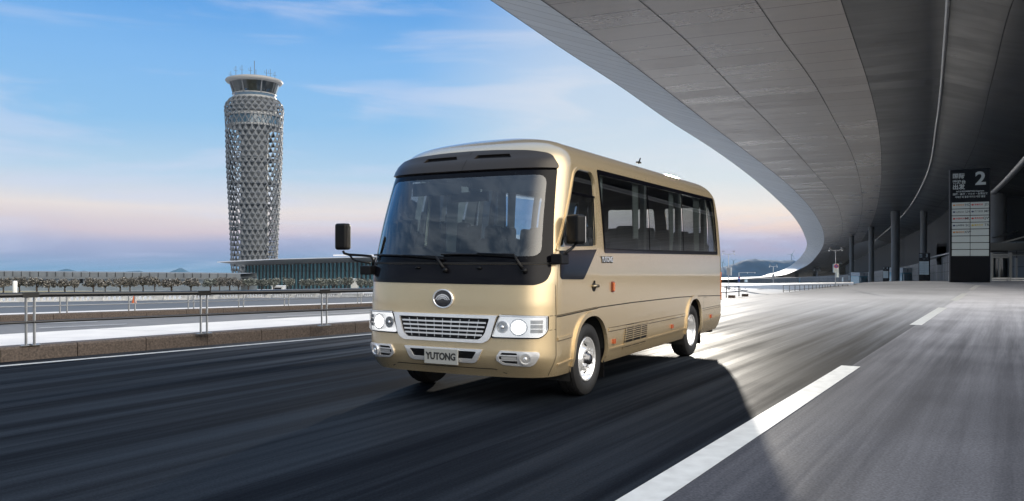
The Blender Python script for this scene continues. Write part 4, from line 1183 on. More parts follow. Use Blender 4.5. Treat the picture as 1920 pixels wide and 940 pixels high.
post_fence([(1352, 546.6, 538), (1358, 546.2, 538), (1368, 545.6, 537.8), (1378, 545, 537.6), (1388, 544.5, 537.2), (1397.5, 544, 536.6)], 'low fence behind the near dark posts beside the bus', (.98, .06), .6)
for px, w, lab in ((1372, 13, 'brown concrete block between the two near fence posts'), (1397, 12, 'brown concrete block right of the near fence posts')):
    g = gp(px, 557.5 if px < 1380 else 555); s_ = g.y / FPX
    o = MB().prism([(-w*s_/2, -1.2*s_), (w*s_/2, -1.2*s_), (w*s_/2, 2*s_), (-w*s_/2, 2*s_)], -.1, 3.6*s_).build('kerb_block', mat('block brown', (.26, .17, .12), .8), bevel=.02)
    o.location = tuple(g); tag(o, lab, 'block', 'brown blocks by the near fence')
# pale apron islands
def island(pts, name):
    G = [gp(*p) for p in pts]; O2 = G[0]; b = MB(); n = len(G)
    b.v = [tuple(q - O2 + Vector((0, 0, -.4))) for q in G] + [tuple(q - O2 + Vector((0, 0, .10))) for q in G]
    b.f = [tuple(range(n, 2*n))] + [(i, (i+1) % n, n + (i+1) % n, n + i) for i in range(n)]
    o = b.build(name, M_pave); o.location = tuple(O2); tag(o, kind='structure')
island([(1352, 549), (1400, 545), (1402, 542.5), (1352, 546)], 'pavement')
island([(1356, 537), (1600, 534.5), (1600, 532.5), (1356, 533.2)], 'pavement')

# ------------------------------------------------------------------ the bus: one curved surface S(s, t), every panel is cut from it
BF=(.469,.883); BR=(.883,-.469); BW=1.08; BP=(.374-BW*.883, 7.7+BW*.469)
def bez(p,t):
    u=1-t
    return tuple(u*u*u*p[0][i]+3*u*u*t*p[1][i]+3*u*t*t*p[2][i]+t*t*t*p[3][i] for i in (0,1))
def _plan():
    fr=[(0,-.19),(.72,-.19),(1.09,-.155),(1.08,.25)]
    re=[(1.08,6.38),(1.08,6.66),(.9,6.74),(0,6.76)]
    pts=[bez(fr,i/60) for i in range(61)]
    pts+=[(1.08,.25+6.13*i/60) for i in range(1,60)]
    pts+=[bez(re,i/40) for i in range(41)]
    S=[0]
    for a,b in zip(pts,pts[1:]): S.append(S[-1]+math.hypot(b[0]-a[0],b[1]-a[1]))
    return pts,S
PLAN,PS=_plan(); SMAX=PS[-1]
def plan(s):
    sg=1 if s>=0 else -1; a=min(abs(s),SMAX)
    lo,hi=0,len(PS)-1
    while hi-lo>1:
        m=(lo+hi)//2
        if PS[m]<=a: lo=m
        else: hi=m
    k=(a-PS[lo])/(PS[hi]-PS[lo]); p,q=PLAN[lo],PLAN[hi]
    return sg*(p[0]+(q[0]-p[0])*k), p[1]+(q[1]-p[1])*k
# profile: t, z, inset
PROF=[(.29,.05),(.33,.032),(.40,.012),(.47,.0),(.62,.0),(.9,.0),(1.3,.0),(1.5,.004),(1.8,.016),(2.1,.034),(2.34,.055),(2.42,.08),(2.49,.12),(2.55,.18),(2.61,.28),(2.66,.43),(2.70,.65),(2.722,.86),(2.727,1.08)]
def lerp1(x,tab,c):
    if x<=tab[0][0]: return tab[0][c]
    for a,b in zip(tab,tab[1:]):
        if x<=b[0]: return a[c]+(b[c]-a[c])*(x-a[0])/(b[0]-a[0])
    return tab[-1][c]
# catmull smooth profile, param t = arc length
def _prof():
    P=PROF; out=[]
    for i in range(len(P)-1):
        p0=P[max(i-1,0)];p1=P[i];p2=P[i+1];p3=P[min(i+2,len(P)-1)]
        for k in range(6):
            t=k/6
            out.append(tuple(.5*((2*p1[c])+(-p0[c]+p2[c])*t+(2*p0[c]-5*p1[c]+4*p2[c]-p3[c])*t*t+(-p0[c]+3*p1[c]-3*p2[c]+p3[c])*t**3) for c in (0,1)))
    out.append(P[-1]); T=[0]
    for a,b in zip(out,out[1:]): T.append(T[-1]+math.hypot(a[0]-b[0],a[1]-b[1]))
    return [(T[i],out[i][0],out[i][1]) for i in range(len(out))]
PT=_prof(); TMAX=PT[-1][0]
RAKE=[(.3,.03),(.36,.0),(.5,-.02),(.75,-.01),(1.0,.0),(1.2,.02),(1.4,.06),(1.8,.165),(2.26,.30),(2.43,.36),(2.6,.38),(3,.38)]
RRAKE=[(.3,-.1),(.45,-.03),(.6,0),(1.4,0),(2.0,-.06),(2.4,-.16),(3,-.16)]
def sm(a,b,x):
    x=max(0,min(1,(x-a)/(b-a))); return x*x*(3-2*x)
def zt(z): # z->t
    if z<PT[0][1]: return z-PT[0][1]
    for a,b in zip(PT,PT[1:]):
        if z<=b[1]: return a[0]+(b[0]-a[0])*(z-a[1])/(b[1]-a[1])
    return TMAX
def S(s,t):
    z=lerp1(t,PT,1); ins=lerp1(t,PT,2)
    x,y=plan(s); g=ins/1.08
    qy=max(1.0,min(5.6,y))
    # crown follows: ends droop a little
    X=x*(1-g); Y=y+(qy-y)*g
    rk=lerp1(z,RAKE,1)*(1-sm(.1,1.3,y))*(1-sm(.3,1,g)*.7)
    rr=lerp1(z,RRAKE,1)*sm(5.2,6.5,y)
    return X,Y+rk+rr,z
def Sz(s,z): return S(s,zt(z))
def s_of_x(x,z):
    lo,hi=0,1.2; a=abs(x)
    for _ in range(30):
        m=(lo+hi)/2
        if Sz(m,z)[0]<a: lo=m
        else: hi=m
    return lo if x>=0 else -lo
def s_of_y(y,z,sg=1):
    lo,hi=0.6,7.6
    for _ in range(34):
        m=(lo+hi)/2
        if Sz(m,z)[1]<y: lo=m
        else: hi=m
    return lo*sg

bus = empty('minibus', (BP[0], BP[1], 0), math.atan2(BR[1], BR[0]))
tag(bus, 'gold minibus with black windscreen surround and lit headlights driving on the road', 'bus')
def car_paint():
    m = bpy.data.materials.new('gold paint'); m.use_nodes = True; t = m.node_tree; b = t.nodes['Principled BSDF']
    b.inputs['Base Color'].default_value = (.72, .565, .345, 1); b.inputs['Metallic'].default_value = .65; b.inputs['Roughness'].default_value = .36
    b.inputs['Coat Weight'].default_value = 1.0; b.inputs['Coat Roughness'].default_value = .035
    n = N(t, 'ShaderNodeTexNoise'); n.inputs['Scale'].default_value = 900; co = N(t, 'ShaderNodeTexCoord'); L(t, co.outputs['Object'], n.inputs['Vector'])
    L(t, maprange(t, n.outputs['Fac'], .3, .7, .24, .34, False), b.inputs['Roughness'])
    return m
M_gold = car_paint()
M_gblk = mat('gloss black', (.008, .008, .011), .10, 0, -.18)
M_frit = mat('black glass edge', (.003, .003, .005), .06, 0, -.18)
M_visor = mat('dark visor', (.036, .029, .023), .28, .2, -.6)
M_chrome = mat('chrome', (.97, .97, .98), .13, .6)
M_silver = mat('silver', (.93, .93, .94), .20, .6)
M_rub = mat('tyre rubber', (.013, .013, .014), .62, noise=(30, .2))
M_seam = mat('panel gap', (.006, .005, .004), .7)
M_dash = mat('dashboard', (.02, .022, .026), .6)
M_seat = mat('seat fabric', (.045, .05, .06), .9, noise=(20, .2))
M_trimi = mat('interior trim', (.12, .125, .13), .8)
M_curt = mat('curtain', (.34, .34, .33), .9)
M_amber = mat('amber lens', (.62, .16, .03), .18, 0, 1.)
M_redl = mat('side reflector', (.45, .10, .03), .25, 0, .8)
M_under = mat('underbody', (.008, .008, .008), .8)
G_ws = glass('windscreen glass', (.44, .56, .66), .015, 2.8)
G_sd = glass('tinted side glass', (.58, .66, .68), .02, 2.6)
G_clear = glass('clear lens', (.93, .94, .95), .02, 1.1)
def nrm(s, t):
    if t > TMAX - .012: return Vector((0, 0, 1))
    e = .004; a, b = Vector(S(s - e, t)), Vector(S(s + e, t)); c, d = Vector(S(s, max(0, t - e))), Vector(S(s, min(TMAX - .01, t + e)))
    v = (b - a).cross(d - c)
    if v.z < 0 and t > zt(2.52): v = -v
    return v.normalized() if v.length > 1e-9 else Vector((0, 0, 1))
def st(dom, a, z):
    if dom == 'F': return (s_of_x(a, z), zt(z))
    if dom == 'B': return (SMAX - a if a > 0 else -SMAX - a, zt(z))
    return (s_of_y(a, z, 1 if dom == 'R' else -1), zt(z))
def densify(pl, step=.05):
    out = []
    for a, b in zip(pl, pl[1:] + pl[:1]):
        k = max(1, int(math.hypot(b[0]-a[0], b[1]-a[1]) / step))
        out += [(a[0] + (b[0]-a[0])*i/k, a[1] + (b[1]-a[1])*i/k) for i in range(k)]
    return out
def rounded(pl, r, n=6):
    out = []; m = len(pl)
    rs = r if isinstance(r, (list, tuple)) else [r] * m
    for i in range(m):
        p, a, b = Vector(pl[i]), Vector(pl[i-1]), Vector(pl[(i+1) % m]); q = min(rs[i], (a-p).length*.49, (b-p).length*.49)
        if q < 1e-4: out.append(tuple(p)); continue
        A, B_ = p + (a-p).normalized()*q, p + (b-p).normalized()*q
        for k in range(n + 1):
            u = k / n; v = A*(1-u)**2 + p*2*u*(1-u) + B_*u*u; out.append(tuple(v))
    return out
def inpoly(x, y, pl):
    c = False; j = len(pl) - 1
    for i in range(len(pl)):
        xi, yi = pl[i]; xj, yj = pl[j]
        if (yi > y) != (yj > y) and x < (xj - xi) * (y - yi) / (yj - yi) + xi: c = not c
        j = i
    return c
def cdt(outline, holes, grid):
    vs, es = [], []
    for pl in [outline] + holes:
        i = len(vs); vs += [Vector(p) for p in pl]; n = len(pl); es += [(i + k, i + (k+1) % n) for k in range(n)]
    x0, x1 = min(p[0] for p in outline), max(p[0] for p in outline); y0, y1 = min(p[1] for p in outline), max(p[1] for p in outline)
    nx, ny = int((x1-x0)/grid), int((y1-y0)/grid)
    for i in range(1, nx + 1):
        for j in range(1, ny + 1):
            p = (x0 + (x1-x0)*i/(nx+1), y0 + (y1-y0)*j/(ny+1))
            if inpoly(*p, outline) and not any(inpoly(*p, h) for h in holes): vs.append(Vector(p))
    V, E, F = delaunay_2d_cdt(vs, es, [], 0, 1e-5)[:3]
    tris = []
    for f in F:
        c = sum((V[k] for k in f), Vector((0, 0))) / len(f)
        if inpoly(c.x, c.y, outline) and not any(inpoly(c.x, c.y, h) for h in holes):
            a, b, d = (V[k] for k in f[:3])
            tris.append(tuple(f) if (b-a).cross(d-a) > 0 else tuple(f)[::-1])
    return V, tris
def surf_mesh(name, V, F, m, parent, off, thick, wallmat=None):
    verts, norms, faces = [], [], []; idx = {}
    for f in F:
        for k in f:
            if k not in idx:
                idx[k] = len(verts); s, t = V[k]; n = nrm(s, t); verts.append(tuple(Vector(S(s, t)) + n*off)); norms.append(n)
    faces = [tuple(idx[k] for k in f) for f in F]; nf = len(faces)
    if thick:
        cnt = {}
        for f in faces:
            for a, b in zip(f, f[1:] + f[:1]): cnt[(a, b)] = 1
        for (a, b) in list(cnt):
            if (b, a) not in cnt:
                i = len(verts); A, B_ = Vector(verts[a]), Vector(verts[b])
                verts += [tuple(A), tuple(B_), tuple(B_ - norms[b]*thick), tuple(A - norms[a]*thick)]
                w = (B_ - A).cross(norms[a]).normalized(); norms += [w]*4
                faces.append((i+1, i, i+3, i+2))
    me = bpy.data.meshes.new(name); me.from_pydata(verts, [], faces)
    me.materials.append(m)
    for p in me.polygons: p.use_smooth = True
    me.normals_split_custom_set_from_vertices([tuple(n) for n in norms])
    o = bpy.data.objects.new(name, me); SC.collection.objects.link(o); o.parent = parent
    return o
def patch(name, dom, outline, m, parent=None, holes=(), off=.004, thick=0., grid=.07, step=.05, r=0, hr=0):
    if r: outline = rounded(outline, r)
    o2 = [st(dom, *p) for p in densify(outline, step)]
    h2 = [[st(dom, *p) for p in densify(rounded(h, hr) if hr else list(h), step)] for h in holes]
    V, F = cdt(o2, h2, grid)
    return surf_mesh(name, V, F, m, parent or bus, off, thick)
def strip(name, dom, pts, w, m, parent=None, off=.0015, step=.06):
    q = [st(dom, *p) for p in pts]; pl = []
    for a, b in zip(q, q[1:]):
        k = max(1, int(math.hypot(b[0]-a[0], b[1]-a[1]) / step)); pl += [(a[0]+(b[0]-a[0])*i/k, a[1]+(b[1]-a[1])*i/k) for i in range(k)]
    pl.append(q[-1]); verts = []; faces = []
    for i, p in enumerate(pl):
        a, b = Vector(pl[max(0, i-1)]), Vector(pl[min(len(pl)-1, i+1)]); d = (b-a).normalized(); n2 = Vector((-d.y, d.x))
        for s_ in (-1, 1):
            s, t = p[0] + n2.x*w/2*s_, p[1] + n2.y*w/2*s_; verts.append(tuple(Vector(S(s, t)) + nrm(s, t)*off))
    faces = [(2*i, 2*i+2, 2*i+3, 2*i+1)[::-1] for i in range(len(pl)-1)]
    b = MB(); b.v = verts; b.f = faces
    return b.build(name, m, parent or bus, smooth=True)
def mir(pl): return [(-x, z) for x, z in pl][::-1]
def circ(cx_, cz, r, n=28, ry=None): return [(cx_ + r*math.cos(2*math.pi*k/n), cz + (ry or r)*math.sin(2*math.pi*k/n)) for k in range(n)]
def sp(dom, a, z, off=0.):
    s, t = st(dom, a, z); return Vector(S(s, t)) + nrm(s, t)*off

# --- openings
def arch(cy, a, b, n=26, z0=.36, p=2.3):
    out = [(cy + a, -.1), (cy + a, z0)] if False else []
    for k in range(n + 1):
        th = math.pi * k / n; c, s_ = math.cos(th), max(0., math.sin(th))
        out.append((cy + a * (abs(c) ** (2/p)) * (1 if c >= 0 else -1), z0 + b * (s_ ** (2/p))))
    return out
AF, AR = arch(.945, .445, .465), arch(4.845, .405, .475)
def archhole(dom, A): 
    q = [st(dom, *p) for p in A]; a, b = q[0], q[-1]
    return [(a[0], -.2)] + q + [(b[0], -.2)]
WSO = [(-1.03, 1.375), (1.03, 1.375), (1.035, 1.45), (.965, 2.305), (-.965, 2.305), (-1.035, 1.45)]
WSI = [(-.955, 1.44), (.955, 1.44), (.90, 2.235), (-.90, 2.235)]
DOOR = rounded([(.125, .35), (1.12, .35), (1.12, .9), (1.20, 1.32), (1.215, 1.9), (1.23, 2.32), (1.20, 2.425), (.62, 2.425), (.49, 2.36), (.135, 1.30)], [0, 0, 0, .1, 0, .06, .08, .10, .12, .25])
# door stops at the arch: it is drawn as a panel above the trim line
DOORP = rounded([(.125, .875), (1.125, .905), (1.19, 1.32), (1.215, 1.9), (1.225, 2.33), (1.19, 2.405), (.64, 2.405), (.515, 2.35), (.14, 1.30)], [0, 0, .1, 0, .06, .08, .10, .12, .25])
DWIN = rounded([(.195, 1.53), (1.085, 1.55), (1.125, 2.02), (1.125, 2.24), (1.06, 2.325), (.71, 2.325), (.60, 2.27)], [.03, .04, .1, .06, .07, .07, .08])
SW0, SW1, SWB, SWT = 1.325, 6.17, 1.478, 2.375
SBAND = [(SW0, SWB), (SW1 + .05, SWB), (SW1 - .04, SWT), (SW0 - .085, SWT)]
SHOLE = [(SW0 + .03, SWB + .05), (SW1, SWB + .05), (SW1 - .1, SWT - .05), (SW0 - .04, SWT - .05)]
tR = zt(2.50)
NB = 170
def srow(k): return -SMAX + 2*SMAX*k/NB
outline = [(srow(k), 0.0) for k in range(NB + 1)] + [(SMAX, tR*i/30) for i in range(1, 30)] + [(srow(k), tR) for k in range(NB, -1, -1)] + [(-SMAX, tR*i/30) for i in range(29, 0, -1)]
def tohole(dom, pl, step=.05): return [st(dom, *p) for p in densify(pl, step)]
REARW = [(.25, 1.5), (1.0, 1.5), (.95, 2.25), (.25, 2.25)]
holes = [tohole('F', WSI), tohole('R', SHOLE), tohole('L', SHOLE), tohole('R', DOORP), archhole('R', AF), archhole('L', AF), archhole('R', AR), archhole('L', AR)]
holes.append(tohole('L', [(p[0], p[1]) for p in DWIN]))
RWN = [(.10, 1.50), (.98, 1.50), (.94, 2.27), (.10, 2.27)]
RWM = [(-.98, 1.50), (-.10, 1.50), (-.10, 2.27), (-.94, 2.27)]
holes += [tohole('B', rounded(RWN, .05)), tohole('B', rounded(RWM, .05))]
V, F = cdt(outline, holes, .075)
V = [tuple(v) for v in V]
# roof cap
base = len(V); NR = 14
for r_ in range(NR + 1):
    t = tR + (TMAX - 1e-4 - tR) * r_ / NR
    for k in range(NB + 1): V.append((srow(k), t))
w = NB + 1
for r_ in range(NR):
    for k in range(NB): 
        a = base + r_*w + k; F.append((a, a+1, a+w+1)); F.append((a, a+w+1, a+w))
surf_mesh('body', V, F, M_gold, bus, 0., .02)
surf_mesh('interior_trim', V, [f[::-1] for f in F if max(V[k][1] for k in f) > zt(.85)], M_trimi, bus, -.035, 0)

# --- roof ribs and aerial
for x in (-.36, 0, .36):
    g = 1 - abs(x)/1.08; ins = g*1.08; z = None
    for a, b in zip(PT, PT[1:]):
        if a[2] <= ins <= b[2]: z = a[1] + (b[1]-a[1])*(ins-a[2])/max(1e-6, b[2]-a[2])
    z = z or 2.72
    MB().blob((x, 1.75, z - .006), (.13, .75, .016), 24, 12).build('roof_bulge', M_gold, bus, smooth=True)
MB().prism([(-.02, 0), (.02, 0), (.02, .10), (-.02, .10)], 0, .02).tube([(0, .05, .0), (0, .12, .075)], [.012, .008], 6).build('roof_aerial', M_blk, bus).location = (.74, 3.35, 2.675)

# --- windscreen
patch('windscreen_surround', 'F', WSO, M_frit, holes=[WSI], off=.005, thick=.01, hr=.09, r=.03)
patch('windscreen', 'F', WSI, G_ws, off=.0045, r=.09)
strip('windscreen_seal', 'F', [(-1.03, 1.372), (1.03, 1.372)], .018, M_seam, off=.012)
BP_ = rounded([(-1.018, 1.178), (.93, 1.17), (1.01, 1.20), (1.035, 1.30), (1.03, 1.362), (-1.03, 1.362)], [.0, .02, .07, .05, 0, 0])
patch('lower_black_panel', 'F', BP_, M_gblk, off=.006, thick=.01)
VIS = rounded([(-.968, 2.296), (.968, 2.296), (.962, 2.33), (.885, 2.44), (.69, 2.476), (.28, 2.497), (0, 2.50), (-.28, 2.497), (-.69, 2.476), (-.885, 2.44), (-.962, 2.33)], [.01, .01, .03, .06, .1, .1, 0, .1, .1, .06, .03])
SL = [(.095, 2.408), (.565, 2.400), (.50, 2.452), (.125, 2.456)]
SLm = mir(SL)
vis = patch('visor', 'F', VIS, M_visor, off=.030, thick=.045, holes=[[(.10, 2.412), (.52, 2.404), (.485, 2.448), (.125, 2.452)], mir([(.10, 2.412), (.52, 2.404), (.485, 2.448), (.125, 2.452)])])
for s_ in (1, -1):
    q = SL if s_ > 0 else SLm
    patch('air_slot', 'F', q, M_blk, vis, off=.008)
    lo = [(.06, 2.392), (.59, 2.384), (.55, 2.41), (.50, 2.42), (.125, 2.425), (.10, 2.415)]
    lo = [(.085, 2.372), (.56, 2.362), (.52, 2.404), (.10, 2.412)]
strip('visor_seam', 'F', [(.0, 2.30), (.04, 2.49)], .006, M_seam, vis, off=.0315)

# --- wipers, nozzles
for (px_, tip0, tip1, el) in ((.014, (-1.0, 1.452), (-.02, 1.405), (-.10, 1.415)), (.832, (-.055, 1.452), (.76, 1.425), (.73, 1.43))):
    wr = MB()
    a, b = sp('F', *tip0, .03), sp('F', *tip1, .035)
    pts = [sp('F', tip0[0] + (tip1[0]-tip0[0])*k/10, tip0[1] + (tip1[1]-tip0[1])*k/10 + .012*math.sin(math.pi*k/10), .028) for k in range(11)]
    piv = sp('F', px_, 1.300, .03)
    arm = MB().tube([tuple(piv), tuple(sp('F', px_ - .045, 1.355, .06)), tuple(sp('F', el[0], el[1] + .01, .055)), tuple(sp('F', (tip0[0]*.5+tip1[0]*.5), el[1] + .028, .045))], [.02, .018, .012, .007], 8)
    arm.blob(tuple(piv), (.032, .03, .026))
    o = arm.build('wiper_arm', M_blk, bus, smooth=True)
    MB().tube([tuple(p) for p in pts], .010, 6).build('wiper_blade', M_blk, o)
for x in (-.327, .381):
    MB().blob(tuple(sp('F', x, 1.325, .015)), (.03, .02, .013)).build('washer_nozzle', M_blk, bus, smooth=True)

# --- emblem
c0 = sp('F', 0, 1.028, .004); EM = Matrix.Translation(c0) @ Matrix.Rotation(R_(90), 4, 'X')
em = MB().lathe([(0, .010), (.104, .010), (.104, 0)], 40, EM @ Matrix.Diagonal((1, .80, 1, 1))).build('emblem', mat('emblem dark', (.03, .03, .035), .2, .3, 1.), bus)
MB().lathe([(.100, .011), (.104, .018), (.113, .018), (.118, .010), (.118, -.005)], 40, EM @ Matrix.Diagonal((1, .80, 1, 1))).build('emblem_ring', M_chrome, em, smooth=True)
for (ra, rb_, cy_, a0, a1) in ((.030, .040, -.026, 20, 160), (.050, .063, -.030, 12, 168), (.073, .087, -.034, 16, 164)):
    b = MB(); n = 18
    for k in range(n + 1):
        a = R_(a0 + (a1-a0)*k/n); wd = 1.15 - .5*abs(2*k/n - 1)**2; mid = (ra+rb_)/2; hw = (rb_-ra)/2*wd
        for r_ in (mid - hw, mid + hw): b.v.append(tuple(EM @ Vector((r_*math.cos(a), (cy_ + r_*math.sin(a))*.85, .016))))
    b.f = [(2*k, 2*k+1, 2*k+3, 2*k+2) for k in range(n)]
    b.build('emblem_arc', M_silver, em)

# --- grille
GO = rounded([(-.60, .882), (.60, .882), (.585, .865), (.525, .655), (.455, .617), (-.455, .617), (-.525, .655), (-.585, .865)], [.0, .0, .01, .05, .03, .03, .05, .01])
GI = rounded([(-.518, .850), (.518, .850), (.470, .700), (.415, .648), (-.415, .648), (-.470, .700)], [.015, .015, .04, .03, .03, .04])
gr = patch('grille', 'F', GO, M_chrome, holes=[GI], off=.022, thick=.03, grid=.04)
patch('grille_recess', 'F', rounded([(-.53, .86), (.53, .86), (.47, .64), (-.47, .64)], .02), M_blk, gr, off=.003)
for k, z in enumerate((.808, .768, .728, .690)):
    hw = .488 - (0.838 - z) * .32
    patch('grille_slat', 'F', [(-hw, z - .008), (hw, z - .008), (hw, z + .008), (-hw, z + .008)], M_silver, gr, off=.016, thick=.012, grid=.03)
for k in range(9):
    x = -.40 + .10*k; x2 = x*.9
    strip('grille_rib', 'F', [(x, .836), (x2, .658)], .006, M_silver, gr, off=.009)
    
# --- headlights and fog lamps
HLP = rounded([(.605, .892), (1.030, .884), (1.030, .735), (.985, .668), (.528, .668)], [.04, .02, .04, .05, .03])
HLI = rounded([(.620, .882), (1.019, .875), (1.019, .737), (.979, .681), (.545, .681)], [.03, .02, .03, .03, .03])
M_lampon = mat('lit lamp', (1, 1, 1), .3, emit=(1, .98, .93), es=9.)
M_lampdim = mat('lamp reflector glow', (.8, .8, .8), .25, .6, emit=(1, .98, .95), es=1.0)
M_turn = mat('turn lens', (.68, .68, .68), .15, .5, 1.)
M_hlback = mat('lamp housing glow', (.80, .80, .80), .20, .85, emit=(1, 1, 1), es=.5)  # housing emits too, standing in for the headlight's spread glow
def headlight(s_):
    f = (lambda pl: pl) if s_ > 0 else mir
    h = patch('headlight', 'F', f(HLP), M_hlback, off=.004, grid=.04)
    patch('headlight_rim', 'F', f(HLP), M_gblk, h, holes=[f(HLI)], off=.012, thick=.012, grid=.04)
    patch('headlight_brow', 'F', f([(.612, .889), (1.02, .882), (1.02, .866), (.625, .872)]), M_chrome, h, off=.020, thick=.014, grid=.03)
    for (x, z, r, lit_) in ((.648, .776, .058, False), (.800, .776, .080, True)):
        patch('reflector_ring', 'F', f(circ(x, z, r)), M_chrome, h, holes=[f(circ(x, z, r*.84))], off=.022, thick=.018, grid=.03, step=.02)
        patch('reflector', 'F', f(circ(x, z, r*.84)), M_lampdim if lit_ else M_turn, h, off=.008, grid=.03, step=.02)
        c = sp('F', x*s_, z, .012)
        MB().blob(tuple(c), (r*.42 if lit_ else r*.34, .02, r*.42 if lit_ else r*.34), 20, 12).build('bulb', M_lampon if lit_ else M_chrome, h, smooth=True)
    for k in range(3):
        z = .722 + k*.042; patch('turn_lamp', 'F', f(rounded([(.900, z), (.992, z), (.992, z + .036), (.900, z + .036)], .006)), M_turn, h, off=.016, thick=.01, grid=.03)
    patch('headlight_lens', 'F', f(HLI), G_clear, h, off=.024, thick=.01, grid=.04)
    FO = rounded([(.592, .500), (.632, .556), (.975, .546), (.975, .50), (.935, .432), (.890, .412), (.650, .424), (.592, .462)], [.01, .01, .03, .03, .03, .02, .02, .01])
    FI = rounded([(.618, .498), (.645, .536), (.79, .534), (.79, .434), (.665, .440), (.618, .466)], [.01]*6)
    fr = patch('fog_lamp_bezel', 'F', f(FO), M_silver, holes=[f(FI)], off=.014, thick=.02, grid=.03, step=.03)
    patch('fog_recess', 'F', f(FI), M_blk, fr, off=.003, grid=.04)
    for z in (.462, .503): patch('bezel_bar', 'F', f([(.615, z), (.80, z), (.80, z + .012), (.615, z + .012)]), M_silver, fr, off=.012, thick=.008, grid=.03)
    patch('day_light', 'F', f([(.64, .476), (.785, .476), (.785, .499), (.64, .499)]), M_turn, fr, off=.008, grid=.03)
    patch('fog_ring', 'F', f(circ(.862, .485, .054)), M_chrome, fr, holes=[f(circ(.862, .485, .042))], off=.026, thick=.02, grid=.03, step=.015)
    patch('fog_glass', 'F', f(circ(.862, .485, .043)), M_turn, fr, off=.018, grid=.03, step=.015)
    MB().blob(tuple(sp('F', .862*s_, .485, .016)), (.02, .014, .02), 14, 8).build('fog_bulb', M_chrome, fr, smooth=True)
headlight(1); headlight(-1)
LO_ = rounded([(-.45, .556), (.45, .556), (.385, .440), (.335, .425), (-.335, .425), (-.385, .440)], [.01, .01, .03, .03, .03, .03])
LI = rounded([(-.385, .533), (.385, .533), (.335, .462), (-.335, .462)], .012)
lg = patch('lower_grille', 'F', LO_, M_silver, holes=[LI], off=.014, thick=.02, grid=.04)
patch('lower_grille_recess', 'F', LI, M_blk, lg, off=.002)
pl_ = MB().box(-.193, .193, -.012, 0, 0, .150, Matrix.Translation((0, sp('F', 0, .47).y - .02, .395)) ).build('number_plate', mat('plate silver', (.50, .50, .47), .35, .3), bus, bevel=.003)
text('YUTONG', .094, mat('plate lettering', (.03, .03, .03), .5), pl_, Matrix.Translation((0, sp('F', 0, .47).y - .033, .440)) @ Matrix.Rotation(R_(90), 4, 'X'), 'plate_lettering', align='CENTER', bold=.035, stretch=.86, space=.98)
# bumper seams
strip('bumper_seam', 'F', [(-.66, .33), (-.56, .372), (.56, .372), (.66, .33)], .007, M_seam)
for s_ in (1, -1):
    d = 'R' if s_ > 0 else 'L'
    strip('front_seam', d, [(.095, .31), (.11, .5), (.115, .9), (.118, 1.17)], .006, M_seam)
    strip('lamp_seam', d, [(.035, .878), (.112, .880)], .006, M_seam)
    strip('lamp_seam', d, [(.03, .745), (.112, .748)], .005, M_seam)

